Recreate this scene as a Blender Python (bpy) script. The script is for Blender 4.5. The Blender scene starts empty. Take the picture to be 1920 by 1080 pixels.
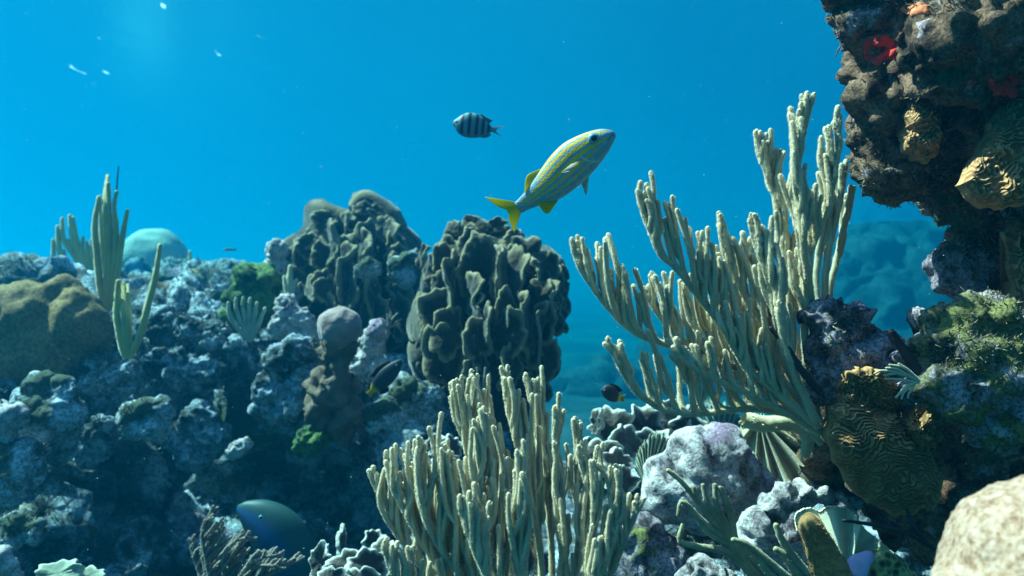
import bpy, bmesh, math, random
import numpy as np
from mathutils import Vector, Matrix, noise

random.seed(7); RNG = np.random.default_rng(11)
scene = bpy.context.scene
COL = scene.collection
R = math.radians

# ---------------------------------------------------------------- camera, sky, sun, exposure
cam_data = bpy.data.cameras.new('camera'); cam = bpy.data.objects.new('camera', cam_data)
COL.objects.link(cam); scene.camera = cam
cam_data.lens = 28; cam_data.sensor_width = 36
cam.location = (0, 0, 0); cam.rotation_euler = (R(90), 0, 0)
cam_data.clip_start = 0.02; cam_data.clip_end = 800
cam_data.dof.use_dof = True; cam_data.dof.focus_distance = 1.08; cam_data.dof.aperture_fstop = 6.3

SUN_TO = Vector((-0.66, 0.14, 0.98)).normalized()      # direction towards the sun
world = bpy.data.worlds.new('World'); scene.world = world; world.use_nodes = True
nt = world.node_tree; bg = nt.nodes['Background']
sky = nt.nodes.new('ShaderNodeTexSky'); sky.sky_type = 'NISHITA'; sky.sun_disc = False
sky.sun_elevation = math.asin(SUN_TO.z); sky.sun_rotation = math.atan2(SUN_TO.x, SUN_TO.y)
nt.links.new(sky.outputs[0], bg.inputs[0]); bg.inputs[1].default_value = 0.08
sd = bpy.data.lights.new('sun', 'SUN'); sd.energy = 5.0; sd.angle = R(0.5); sd.color = (1, 0.93, 0.90)
sun = bpy.data.objects.new('sun', sd); COL.objects.link(sun)
sun.rotation_euler = SUN_TO.to_track_quat('Z', 'Y').to_euler()
sun.location = (-3, 2, 6)
vs = scene.view_settings
vs.view_transform = 'Standard'; vs.look = 'None'; vs.exposure = 1.8; vs.gamma = 1; vs.use_curve_mapping = False
cy = scene.cycles
cy.max_bounces = 6; cy.diffuse_bounces = 2; cy.glossy_bounces = 2; cy.volume_bounces = 0; cy.transparent_max_bounces = 8
cy.use_denoising = True; cy.use_adaptive_sampling = True; cy.adaptive_threshold = 0.01
cy.sample_clamp_indirect = 4; cy.caustics_reflective = False; cy.caustics_refractive = False

# ---------------------------------------------------------------- helpers
K = 0.6428571 / 960.0
def P(px, py, d):
    return Vector(((px - 960) * K * d, d, (540 - py) * K * d))

def tag(o, label=None, cat=None, group=None, kind=None):
    if label: o['label'] = label
    if cat: o['category'] = cat
    if group: o['group'] = group
    if kind: o['kind'] = kind
    return o

def thing(name, label, cat, loc, group=None):
    o = bpy.data.objects.new(name, None); COL.objects.link(o); o.location = loc
    o.empty_display_size = 0.05
    return tag(o, label, cat, group)

def mesh_obj(name, V, F, mat, parent=None, smooth=True, col=None, loc=None):
    """V: n x 3 in world coordinates; the object's origin goes to loc (or its parent's place)"""
    V = np.asarray(V, dtype=np.float32)
    if loc is None and parent is None: loc = V.mean(axis=0)
    org = Vector((0, 0, 0)); q = parent
    while q is not None: org = org + q.location; q = q.parent
    off = np.array(loc if loc is not None else org, dtype=np.float32)
    me = bpy.data.meshes.new(name)
    if isinstance(F, np.ndarray):
        me.vertices.add(len(V)); me.vertices.foreach_set('co', (V - off).ravel())
        k = F.shape[1]; n = len(F)
        me.loops.add(n * k); me.loops.foreach_set('vertex_index', F.astype(np.int32).ravel())
        me.polygons.add(n); me.polygons.foreach_set('loop_start', np.arange(0, n * k, k, dtype=np.int32))
        me.update(calc_edges=True)
    else:
        me.from_pydata((V - off).tolist(), [], F)
    me.validate()
    if smooth: me.polygons.foreach_set('use_smooth', [True] * len(me.polygons))
    if col is not None:
        a = me.color_attributes.new('col', 'FLOAT_COLOR', 'POINT')
        c = np.ones((len(V), 4), dtype=np.float32); c[:, :3] = col
        a.data.foreach_set('color', c.ravel())
    if mat: me.materials.append(mat)
    o = bpy.data.objects.new(name, me); COL.objects.link(o)
    if parent is not None:
        o.parent = parent
        if loc is not None: o.location = Vector(loc) - org
    else:
        o.location = Vector(loc)
    return o

# ---------------------------------------------------------------- node helper
class NT:
    def __init__(self, name):
        self.m = bpy.data.materials.new(name); self.m.use_nodes = True
        self.t = self.m.node_tree; self.t.nodes.clear()
        self.out = self.n('OutputMaterial')
    def n(self, kind, **kw):
        nd = self.t.nodes.new('ShaderNode' + kind)
        for k, v in kw.items(): setattr(nd, k, v)
        return nd
    def l(self, a, b): self.t.links.new(a, b)
    def math(self, op, a, b=None, clamp=False):
        nd = self.n('Math', operation=op, use_clamp=clamp)
        for i, x in enumerate((a, b)):
            if x is None: continue
            if hasattr(x, 'is_output'): self.l(x, nd.inputs[i])
            else: nd.inputs[i].default_value = x
        return nd.outputs[0]
    def noise(self, vec, scale, detail=4, rough=0.55, dist=0.0):
        nd = self.n('TexNoise'); self.l(vec, nd.inputs['Vector'])
        nd.inputs['Scale'].default_value = scale; nd.inputs['Detail'].default_value = detail
        nd.inputs['Roughness'].default_value = rough; nd.inputs['Distortion'].default_value = dist
        return nd.outputs['Fac']
    def voro(self, vec, scale, feature='F1', rand=1.0):
        nd = self.n('TexVoronoi', feature=feature); self.l(vec, nd.inputs['Vector'])
        nd.inputs['Scale'].default_value = scale; nd.inputs['Randomness'].default_value = rand
        return nd.outputs['Distance']
    def ramp(self, fac, stops, interp='LINEAR'):
        nd = self.n('ValToRGB'); self.l(fac, nd.inputs[0]); r = nd.color_ramp; r.interpolation = interp
        while len(r.elements) < len(stops): r.elements.new(0.5)
        for e, (p, c) in zip(r.elements, stops):
            e.position = p; e.color = (*c, 1) if len(c) == 3 else (c[0], c[0], c[0], 1)
        return nd.outputs[0]
    def mix(self, fac, a, b, blend='MIX'):
        nd = self.n('Mix', data_type='RGBA', blend_type=blend)
        for s, x in ((nd.inputs[0], fac), (nd.inputs[6], a), (nd.inputs[7], b)):
            if hasattr(x, 'is_output'): self.l(x, s)
            elif isinstance(x, (int, float)): s.default_value = x
            else: s.default_value = (*x, 1)
        return nd.outputs[2]
    def bump(self, h, strength, dist, normal=None):
        nd = self.n('Bump'); self.l(h, nd.inputs['Height'])
        nd.inputs['Strength'].default_value = strength; nd.inputs['Distance'].default_value = dist
        if normal is not None: self.l(normal, nd.inputs['Normal'])
        return nd.outputs[0]
    def bsdf(self, color, rough=0.8, normal=None, spec=0.2, sheen=0, sheen_rough=0.4, sheen_tint=(1, 1, 1), sss=0, metal=0):
        b = self.n('BsdfPrincipled')
        for s, x in (('Base Color', color), ('Roughness', rough), ('Metallic', metal)):
            if hasattr(x, 'is_output'): self.l(x, b.inputs[s])
            elif isinstance(x, tuple): b.inputs[s].default_value = (*x, 1)
            else: b.inputs[s].default_value = x
        b.inputs['Specular IOR Level'].default_value = spec
        if sheen:
            b.inputs['Sheen Weight'].default_value = sheen; b.inputs['Sheen Roughness'].default_value = sheen_rough
            b.inputs['Sheen Tint'].default_value = (*sheen_tint, 1)
        if normal is not None: self.l(normal, b.inputs['Normal'])
        self.l(b.outputs[0], self.out.inputs[0])
        return b

# ---------------------------------------------------------------- the water
def box_mesh(x0, x1, y0, y1, z0, z1):
    V = [(x, y, z) for z in (z0, z1) for y in (y0, y1) for x in (x0, x1)]
    F = [[0, 2, 3, 1], [4, 5, 7, 6], [0, 1, 5, 4], [2, 6, 7, 3], [0, 4, 6, 2], [1, 3, 7, 5]]
    return V, F
m = NT('water_volume')
pv = m.n('VolumePrincipled')
pv.inputs['Color'].default_value = (0.0, 0.101, 0.216, 1)
pv.inputs['Absorption Color'].default_value = (0.0, 0.815, 1.0, 1)
pv.inputs['Density'].default_value = 0.15
pv.inputs['Anisotropy'].default_value = 0.6
m.l(pv.outputs[0], m.out.inputs['Volume'])
V, F = box_mesh(-130, 130, -30, 180, -7.5, 2.6)
hz = mesh_obj('haze', V, F, m.m, smooth=False); tag(hz, kind='stuff')

m = NT('water_surface')
tc = m.n('TexCoord').outputs['Object']
mp = m.n('Mapping'); m.l(tc, mp.inputs[0]); mp.inputs['Rotation'].default_value = (0, 0, 0.5); mp.inputs['Scale'].default_value = (1, 0.45, 1)
h = m.noise(mp.outputs[0], 1.7, 3, 0.5, 0.4)
nrm = m.bump(h, 1.0, 0.014)
fr = m.n('Fresnel'); fr.inputs[0].default_value = 1.33; m.l(nrm, fr.inputs['Normal'])
tr = m.n('BsdfTransparent'); tr.inputs[0].default_value = (1, 1, 1, 1)
gl = m.n('BsdfGlossy'); gl.inputs['Color'].default_value = (0.3, 0.95, 1, 1); gl.inputs['Roughness'].default_value = 0.3; m.l(nrm, gl.inputs['Normal'])
ms = m.n('MixShader'); m.l(fr.outputs[0], ms.inputs[0]); m.l(tr.outputs[0], ms.inputs[1]); m.l(gl.outputs[0], ms.inputs[2])
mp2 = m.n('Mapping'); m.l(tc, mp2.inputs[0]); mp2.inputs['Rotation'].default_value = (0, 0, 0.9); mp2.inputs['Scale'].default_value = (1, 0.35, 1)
gm = m.ramp(m.noise(mp2.outputs[0], 5.5, 2, 0.5), [(0.69, (0,)), (0.74, (0.9,))])  # sun glints painted as pale translucent flecks, confined to one zone below
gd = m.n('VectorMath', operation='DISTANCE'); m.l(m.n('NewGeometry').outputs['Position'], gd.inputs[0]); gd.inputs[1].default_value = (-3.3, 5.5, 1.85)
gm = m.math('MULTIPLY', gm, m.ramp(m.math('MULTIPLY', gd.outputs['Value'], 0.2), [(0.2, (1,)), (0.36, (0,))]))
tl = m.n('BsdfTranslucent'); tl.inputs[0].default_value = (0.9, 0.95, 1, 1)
tb = m.n('BsdfTranslucent'); tb.inputs[0].default_value = (0.0, 0.36, 1.0, 1); m0 = m.n('MixShader'); m0.inputs[0].default_value = 0.055; m.l(ms.outputs[0], m0.inputs[1]); m.l(tb.outputs[0], m0.inputs[2])  # even blue share added to brighten the surface, standing in for skylight
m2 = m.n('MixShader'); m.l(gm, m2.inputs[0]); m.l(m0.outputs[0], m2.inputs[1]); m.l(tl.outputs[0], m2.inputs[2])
m.l(m2.outputs[0], m.out.inputs[0])
n = 90; g = np.linspace(-1, 1, n)
X, Y = np.meshgrid(g * 128, 75 + g * 104)
Z = 1.85 + 0.02 * np.sin(X * 1.3 + Y * 0.4)
V = np.stack([X, Y, Z], -1).reshape(-1, 3)
idx = np.arange(n * n).reshape(n, n)
F = np.stack([idx[:-1, :-1], idx[:-1, 1:], idx[1:, 1:], idx[1:, :-1]], -1).reshape(-1, 4)
ws = mesh_obj('water', V, F, m.m); tag(ws, kind='structure')

# ---------------------------------------------------------------- numpy noise
_PERM = RNG.permutation(512).astype(np.int64)
_GRAD = RNG.normal(size=(512, 3)); _GRAD /= np.linalg.norm(_GRAD, axis=1)[:, None]
_PTS = RNG.random((512, 3))
def _hash(i):
    return _PERM[(_PERM[(_PERM[i[:, 0] & 511] + i[:, 1]) & 511] + i[:, 2]) & 511]
def pnoise(p):
    p = np.asarray(p, dtype=np.float64); i = np.floor(p).astype(np.int64); f = p - i
    u = f * f * f * (f * (f * 6 - 15) + 10); out = np.zeros(len(p))
    for dx in (0, 1):
        for dy in (0, 1):
            for dz in (0, 1):
                o = np.array((dx, dy, dz)); g = _GRAD[_hash(i + o)]
                w = np.prod(np.where(o == 1, u, 1 - u), axis=1)
                out += w * np.einsum('ij,ij->i', g, f - o)
    return out * 1.6
def fbm(p, octv=4, gain=0.5):
    a, s, out = 1.0, 1.0, 0
    for _ in range(octv):
        out = out + a * pnoise(np.asarray(p) * s + 17.3 * _); a *= gain; s *= 2.03
    return out
def worley(p):
    p = np.asarray(p, dtype=np.float64); i = np.floor(p).astype(np.int64)
    d1 = np.full(len(p), 9.0); d2 = np.full(len(p), 9.0)
    for dx in (-1, 0, 1):
        for dy in (-1, 0, 1):
            for dz in (-1, 0, 1):
                c = i + np.array((dx, dy, dz)); q = c + _PTS[_hash(c)]
                d = np.linalg.norm(q - p, axis=1)
                d2 = np.minimum(d2, np.maximum(d, d1)); d1 = np.minimum(d1, d)
    return d1, d2

# ---------------------------------------------------------------- shape makers
_ICO = {}
def ico(sub):
    if sub not in _ICO:
        bm = bmesh.new(); bmesh.ops.create_icosphere(bm, subdivisions=sub, radius=1)
        _ICO[sub] = (np.array([v.co for v in bm.verts]), np.array([[v.index for v in f.verts] for f in bm.faces])); bm.free()
    return _ICO[sub]

def laplace(V, E, it, f=0.5):
    n = len(V); deg = np.bincount(E.ravel(), minlength=n)[:, None].clip(1)
    for _ in range(it):
        S = np.stack([np.bincount(E[:, 0], V[E[:, 1], k], n) + np.bincount(E[:, 1], V[E[:, 0], k], n) for k in range(3)], 1)
        V = V + f * (S / deg - V)
    return V

def normals(V, F):
    a = V[F[:, 1]] - V[F[:, 0]]; b = V[F[:, 2]] - V[F[:, 0]]
    fn = np.cross(a, b); N = np.zeros_like(V)
    for k in range(3):
        for c in range(3): N[:, c] += np.bincount(F[:, k], fn[:, c], len(V))
    return N / (np.linalg.norm(N, axis=1)[:, None] + 1e-12)

def union(spheres, voxel, smooth=3):
    """spheres: (centre, radius or (rx,ry,rz)) -> one closed skin round them all, as V, F"""
    Vs, Fs, n = [], [], 0; bv, bf = ico(3)
    for c, r in spheres:
        r = np.array(r if hasattr(r, '__len__') else (r, r, r))
        Vs.append(bv * r + np.array(c)); Fs.append(bf + n); n += len(bv)
    me = bpy.data.meshes.new('t'); me.from_pydata(np.concatenate(Vs).tolist(), [], np.concatenate(Fs).tolist())
    o = bpy.data.objects.new('t', me); COL.objects.link(o)
    md = o.modifiers.new('r', 'REMESH'); md.mode = 'VOXEL'; md.voxel_size = voxel
    dg = bpy.context.evaluated_depsgraph_get(); dg.update(); e = o.evaluated_get(dg); m2 = e.to_mesh()
    V = np.empty(len(m2.vertices) * 3, np.float32); m2.vertices.foreach_get('co', V); V = V.reshape(-1, 3).astype(np.float64)
    F = np.empty(len(m2.loops), np.int32); m2.loops.foreach_get('vertex_index', F); F = F.reshape(-1, 4)
    E = np.empty(len(m2.edges) * 2, np.int32); m2.edges.foreach_get('vertices', E); E = E.reshape(-1, 2)
    e.to_mesh_clear(); bpy.data.objects.remove(o); bpy.data.meshes.remove(me)
    return laplace(V, E, smooth), F

def px_spheres(d, lst):
    """(px, py, r[, dd[, flatten in depth]]) -> world spheres; r in photo pixels at that depth"""
    out = []
    for s in lst:
        dd = d + (s[3] if len(s) > 3 else 0); r = s[2] * K * dd
        out.append((P(s[0], s[1], dd), (r, r * (s[4] if len(s) > 4 else 1), r)))
    return out

def roughen(V, F, big=(0, 1), mid=(0, 1), fine=(0, 1), pits=(0, 1), seed=0.0):
    """real relief: broad lumps, knobs, fine grain and worm holes, each (depth in metres, frequency)"""
    p = V + seed * 3.7
    if big[0]: V = V + normals(V, F) * (big[0] * fbm(p * big[1], 3))[:, None]
    N = normals(V, F); d = np.zeros(len(V))
    if mid[0]: d += mid[0] * (1 - 2 * np.abs(fbm(p * mid[1], 3)))
    if fine[0]: d += fine[0] * fbm(p * fine[1], 3)
    if pits[0]:
        w, _ = worley(p * pits[1] + 0.5 * pnoise(p * pits[1] * 0.5)[:, None]); d -= pits[0] * np.clip(1 - w / 0.42, 0, 1) ** 0.7
    return V + N * d[:, None]

def rock(name, label, cat, d, lst, mat, voxel, big=(0.03, 4), mid=(0.012, 14), fine=(0.004, 50), pits=(0, 1), smooth=3, group=None, kind=None, seed=None, parent=None):
    V, F = union(px_spheres(d, lst), voxel, smooth)
    V = roughen(V, F, big, mid, fine, pits, seed if seed is not None else (len(bpy.data.objects) * 1.37) % 19)
    o = mesh_obj(name, V, F, mat, parent)
    return tag(o, label, cat, group, kind)

def spline(pts, n):
    """Catmull-Rom through pts, n samples evenly spaced"""
    p = np.array(pts, dtype=np.float64); p = np.vstack([2 * p[0] - p[1], p, 2 * p[-1] - p[-2]]); out = []
    for i in range(1, len(p) - 2):
        t = np.linspace(0, 1, 24, endpoint=False)[:, None]
        a, b, c, d = p[i - 1], p[i], p[i + 1], p[i + 2]
        out.append(0.5 * (2 * b + (c - a) * t + (2 * a - 5 * b + 4 * c - d) * t ** 2 + (3 * b - a - 3 * c + d) * t ** 3))
    out = np.vstack(out + [p[-2][None]])
    s = np.concatenate([[0], np.cumsum(np.linalg.norm(np.diff(out, axis=0), axis=1))])
    q = np.linspace(0, s[-1], n)
    return np.stack([np.interp(q, s, out[:, k]) for k in range(out.shape[1])], 1)

def tube(path, rad, sides=10, rough=0.06, flat=1.0):
    """round-tipped tube along path; returns V, F (quads)"""
    path = np.asarray(path); rad = np.asarray(rad, dtype=np.float64)
    T = np.gradient(path, axis=0); T /= np.linalg.norm(T, axis=1)[:, None] + 1e-9
    tip = np.array([0.45, 0.8, 1.0]); r1 = rad[-1]
    path = np.vstack([path, path[-1] + np.outer(tip * r1, T[-1])])
    rad = np.concatenate([rad, r1 * np.array([0.9, 0.6, 0.08])]); T = np.vstack([T, np.repeat(T[-1:], 3, 0)])
    ref = np.array([0.13, 1.0, 0.07]); A = np.cross(T, ref); A /= np.linalg.norm(A, axis=1)[:, None] + 1e-9; B = np.cross(A, T)
    th = np.linspace(0, 2 * np.pi, sides, endpoint=False)
    rr = rad[:, None] * (1 + rough * RNG.normal(size=(len(path), sides)))
    V = path[:, None] + rr[..., None] * (np.cos(th)[None, :, None] * A[:, None] + flat * np.sin(th)[None, :, None] * B[:, None])
    n = len(path); idx = np.arange(n * sides).reshape(n, sides); nx = np.roll(idx, -1, 1)
    F = np.stack([idx[:-1], nx[:-1], nx[1:], idx[1:]], -1).reshape(-1, 4)
    return V.reshape(-1, 3), F

class Bag:
    """gathers quads of one mesh"""
    def __init__(self): self.V, self.F, self.C, self.n = [], [], [], 0
    def add(self, V, F, c=None):
        self.V.append(V); self.F.append(np.asarray(F) + self.n); self.n += len(V)
        self.C.append(np.broadcast_to(np.array(c if c is not None else (0, 0, 0)), (len(V), 3)))
    def obj(self, name, mat, parent=None, **kw):
        return mesh_obj(name, np.concatenate(self.V), np.concatenate(self.F), mat, parent, col=np.concatenate(self.C), **kw)

def fuzz(bag, path, rad, length, dens):
    """tiny polyps standing off a branch: slim four-sided spikes as quads"""
    seg = np.linalg.norm(np.diff(path, axis=0), axis=1); L = seg.sum()
    n = int(L * dens)
    if n < 1: return
    s = np.concatenate([[0], np.cumsum(seg)]); q = RNG.random(n) * L
    p = np.stack([np.interp(q, s, path[:, k]) for k in range(3)], 1); r = np.interp(q, s, rad)
    T = np.gradient(path, axis=0); T /= np.linalg.norm(T, axis=1)[:, None] + 1e-9
    t = np.stack([np.interp(q, s, T[:, k]) for k in range(3)], 1)
    d = RNG.normal(size=(n, 3)); d -= t * np.einsum('ij,ij->i', d, t)[:, None]; d /= np.linalg.norm(d, axis=1)[:, None]
    side = np.cross(d, t); w = length * 0.24; ax = d + 0.35 * t
    l = length * (0.6 + 0.8 * RNG.random(n))[:, None]; b = p + d * (r[:, None] * 0.93)
    V = np.stack([b - side * w, b + t * w, b + side * w, b + ax * l + side * w * 0.4, b + ax * l - side * w * 0.4], 1).reshape(-1, 3)
    k = np.arange(n)[:, None] * 5
    F = np.concatenate([k + np.array([[0, 1, 3, 4]]), k + np.array([[1, 2, 3, 4]])])
    bag.add(V, F, (1, 1, 1))

def smoothstep(x): x = np.clip(x, 0, 1); return x * x * (3 - 2 * x)

def grow(start, d0, up, L, n=14, bend=0.45, wob=0.13):
    d0 = np.array(d0) / np.linalg.norm(d0); up = np.array(up) / np.linalg.norm(up)
    p = np.array(start, dtype=np.float64); out = [p.copy()]; w = RNG.normal(size=3) * wob
    for i in range(n):
        t = (i + 1) / n; k = smoothstep(t / bend); d = d0 * (1 - k) + up * k + w * math.sin(t * 5)
        p = p + d / np.linalg.norm(d) * L / n; out.append(p.copy())
    return np.array(out)

def gorgonian(name, label, cat, mains, mat, r=0.0062, spacing=0.034, flen=(0.09, 0.2), up=(-0.12, 0, 1), bend=0.4, spread=0.5, fz=(0.0021, 8500), sub=0.35, group=None, base_r=1.7, side_off=0.6, cut=1.0, lean_jit=0.1, origin=None, first=0.25):
    """a bushy sea rod: each main limb with the fingers that rise from it is one branch part"""
    org = origin if origin is not None else P(*mains[0][0][:3])
    t = thing(name, label, cat, org, group)
    for mi, main in enumerate(mains):
        opt = main[-1] if isinstance(main[-1], dict) else {}
        pts = [P(*m) for m in main if not isinstance(m, dict)]
        path = spline(pts, 40); seg = np.linalg.norm(np.diff(path, axis=0), axis=1); L = seg.sum(); s = np.concatenate([[0], np.cumsum(seg)])
        rad = np.interp(np.linspace(0, 1, 40), [0, 0.5, 1], [r * base_r, r * 1.2, r * 0.95])
        bag = Bag()
        path = path + 0.0012 * np.stack([fbm(path * 40 + k * 9, 2) for k in range(3)], 1)
        V, F = tube(path, rad); bag.add(V, F)
        if fz: fuzz(bag, path, rad, *fz)
        a = L * opt.get('first', first); sgn = 1; sp = opt.get('spacing', spacing); fl = opt.get('flen', flen)
        T = np.gradient(path, axis=0); T /= np.linalg.norm(T, axis=1)[:, None]
        while a < L * cut - 0.01:
            p = np.array([np.interp(a, s, path[:, k]) for k in range(3)]); tg = np.array([np.interp(a, s, T[:, k]) for k in range(3)])
            u = np.array(opt.get('up', up)) + RNG.normal(size=3) * lean_jit * np.array((1, 0.7, 0.3))
            d0 = tg * 0.5 + u * 0.45 + np.array((0, sgn * side_off, 0)) * (0.5 + RNG.random()) + RNG.normal(size=3) * 0.2
            ln = (fl[0] + (fl[1] - fl[0]) * RNG.random()) * (1 - 0.35 * (a / L) ** 2)
            ln = min(ln, 0.35 * ln + (L - a) * 1.3 + 0.02, max(0.02, (path[-1, 2] - p[2]) * 1.05 + 0.012 * RNG.normal()))
            f = grow(p, d0, u, ln, bend=bend); fr = np.linspace(r * 1.05, r * (0.8 + 0.2 * RNG.random()), len(f))
            fr = fr * (1 + 0.09 * RNG.normal(size=len(fr))); V, F = tube(f, fr, rough=0.10); bag.add(V, F)
            if fz: fuzz(bag, f, fr, *fz)
            if RNG.random() < sub and ln > 0.05:
                j = int(3 + RNG.integers(0, 5)); sd = RNG.choice([-1, 1])
                d1 = u * 0.5 + np.array((sd * 0.7, -0.3 * sgn, 0.1)); f2 = grow(f[j], d1, u, ln * (0.4 + 0.4 * RNG.random()), bend=0.35)
                fr2 = np.linspace(r, r * 0.85, len(f2)); V, F = tube(f2, fr2); bag.add(V, F)
                if fz: fuzz(bag, f2, fr2, *fz)
            a += sp * (0.6 + 0.8 * RNG.random()); sgn = -sgn
        bag.obj('branch', mat, t)
    return t

def lobe_mesh(center, nrm, upv, rx, ry, th, wave=0.25, nfold=3, nr=9, nt=44, frill=0.08, cup=0.0):
    """one thick coral plate: a wavy disc with a rounded rim"""
    n = np.array(nrm, dtype=float); n /= np.linalg.norm(n); u = np.array(upv, dtype=float); u -= n * (u @ n); u /= np.linalg.norm(u); x = np.cross(u, n)
    ph = RNG.random(4) * 6.28; ts = np.linspace(0, 2 * np.pi, nt, endpoint=False)
    prof = [(r_, 1) for r_ in np.linspace(0.02, 0.93, nr)] + [(0.985, 0.72), (1.0, 0.0), (0.985, -0.72)] + [(r_, -1) for r_ in np.linspace(0.93, 0.02, nr)]
    rim = 1 + frill * (np.sin(5 * ts + ph[0]) + 0.7 * np.sin(9 * ts + ph[1]) + 0.5 * np.sin(14 * ts + ph[2]))
    V, C = [], []
    for r_, side in prof:
        rr = r_ * rim
        z = wave * min(rx, ry) * r_ ** 1.6 * (np.sin(nfold * ts + ph[3]) * 0.6 + 0.35 * np.sin((nfold + 2) * ts + ph[1])) + cup * r_ ** 2 * rx + side * th * (0.55 + 0.45 * r_)
        V.append(np.array(center) + np.outer(rr * np.cos(ts) * rx, x) + np.outer(rr * np.sin(ts) * ry, u) + np.outer(z, n))
        C.append(np.full(nt, smoothstep((r_ - 0.72) / 0.25)))
    V = np.concatenate(V); C = np.concatenate(C); m = len(prof); idx = np.arange(m * nt).reshape(m, nt); nx = np.roll(idx, -1, 1)
    F = np.stack([idx[:-1], idx[1:], nx[1:], nx[:-1]], -1).reshape(-1, 4)
    V = V + 0.025 * min(rx, ry) * np.stack([fbm(V * 3 / min(rx, ry) + k * 7, 2) for k in range(3)], 1)
    return V, F, np.repeat(C[:, None], 3, 1)

# ---------------------------------------------------------------- materials
def rock_mat(name, pale, mid, dark, scale=6, pale_amt=0.5, speck=0.7, bump=1.0, pit_scale=30, patches=None):
    """encrusted limestone: pale crust, turf algae and pits, with extra colour patches"""
    m = NT(name); v = m.n('TexCoord').outputs['Object']
    a = m.noise(v, scale, 8, 0.62, 0.3); b = m.noise(v, scale * 4.3, 8, 0.72, 0.4); c = m.voro(v, pit_scale); g = m.noise(v, scale * 22, 4, 0.6)
    f = m.math('ADD', m.math('MULTIPLY', a, 0.5), m.math('MULTIPLY', b, 0.5))
    lo = 0.54 - 0.12 * pale_amt
    col = m.ramp(f, [(lo - 0.045, dark), (lo, mid), (lo + 0.055, pale), (lo + 0.13, tuple(min(1, x * 1.3) for x in pale))])
    pit = m.ramp(c, [(0.05, (1,)), (0.22, (0,))]); pitm = m.math('MULTIPLY', pit, m.ramp(b, [(0.45, (0,)), (0.6, (0.9,))]))
    col = m.mix(pitm, col, dark)
    for q, (pc, ps, lo_, hi_) in enumerate(patches or []):
        off = m.n('Mapping'); m.l(v, off.inputs[0]); off.inputs['Location'].default_value = (3.1 * q + 1, 5.7 * q, 2.2)
        col = m.mix(m.ramp(m.noise(off.outputs[0], ps, 6, 0.65), [(lo_, (0,)), (hi_, (1,))]), col, pc)
    col = m.mix(m.ramp(g, [(0.38, (speck,)), (0.56, (0,))]), col, dark)
    h = m.math('ADD', m.math('MULTIPLY', b, 0.6), m.math('SUBTRACT', m.math('MULTIPLY', g, 0.25), m.math('MULTIPLY', pit, 0.25)))
    m.bsdf(col, 0.85, m.bump(h, bump, 0.35 / (scale * 4.3)), 0.15)
    return m.m

M = {}
M['reef'] = rock_mat('turf_rock', (0.34, 0.39, 0.44), (0.10, 0.12, 0.125), (0.016, 0.019, 0.016), 3.5, 0.5, pit_scale=16, patches=[((0.05, 0.075, 0.03), 2.5, 0.55, 0.62), ((0.24, 0.17, 0.22), 3, 0.60, 0.67), ((0.10, 0.065, 0.03), 4, 0.56, 0.62), ((0.30, 0.26, 0.12), 5, 0.63, 0.68), ((0.03, 0.035, 0.03), 1.6, 0.54, 0.62)])  # pale and mid tones cooled: the water's blue cast is in the colour
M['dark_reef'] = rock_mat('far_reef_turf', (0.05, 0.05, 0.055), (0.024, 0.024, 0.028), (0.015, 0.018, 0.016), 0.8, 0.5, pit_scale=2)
M['pale'] = rock_mat('pale_rock', (0.41, 0.46, 0.51), (0.19, 0.215, 0.235), (0.03, 0.03, 0.035), 6, 0.8, pit_scale=24, patches=[((0.30, 0.23, 0.29), 5, 0.57, 0.66), ((0.07, 0.085, 0.045), 4, 0.55, 0.62), ((0.16, 0.12, 0.07), 7, 0.60, 0.66)])  # crust tones bluish, with the water's cast painted into them
M['white'] = rock_mat('pitted_white_rock', (0.46, 0.41, 0.39), (0.25, 0.205, 0.215), (0.045, 0.038, 0.042), 9, 0.85, 0.5, pit_scale=40, patches=[((0.30, 0.20, 0.27), 8, 0.56, 0.64), ((0.15, 0.13, 0.07), 11, 0.6, 0.66)])
M['yellow'] = rock_mat('mustard_coral', (0.21, 0.13, 0.05), (0.14, 0.085, 0.036), (0.06, 0.045, 0.022), 4, 0.9, bump=0.5, pit_scale=60)
M['green'] = rock_mat('algae_rock', (0.12, 0.19, 0.05), (0.05, 0.10, 0.03), (0.015, 0.03, 0.012), 7, 0.6, pit_scale=20, patches=[((0.28, 0.26, 0.08), 5, 0.58, 0.68)])
M['wall'] = rock_mat('overhang_crust', (0.22, 0.13, 0.078), (0.105, 0.06, 0.034), (0.018, 0.013, 0.01), 11, 0.55, pit_scale=38, bump=1.0,
                     patches=[((0.05, 0.10, 0.045), 7, 0.56, 0.63), ((0.16, 0.11, 0.13), 9, 0.58, 0.66), ((0.11, 0.16, 0.14), 10, 0.61, 0.68), ((0.40, 0.32, 0.34), 14, 0.60, 0.66), ((0.28, 0.09, 0.06), 9, 0.64, 0.69)])
M['ledge'] = rock_mat('ledge_crust', (0.36, 0.29, 0.33), (0.15, 0.115, 0.125), (0.022, 0.018, 0.02), 10, 0.6, pit_scale=36,
                      patches=[((0.18, 0.19, 0.05), 10, 0.58, 0.65), ((0.55, 0.5, 0.48), 13, 0.62, 0.7)])
M['ledge_green'] = rock_mat('ledge_green_crust', (0.40, 0.33, 0.36), (0.14, 0.13, 0.08), (0.025, 0.022, 0.02), 10, 0.62, pit_scale=36,
                      patches=[((0.20, 0.19, 0.06), 9, 0.50, 0.58), ((0.5, 0.48, 0.42), 14, 0.6, 0.68)])
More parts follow.
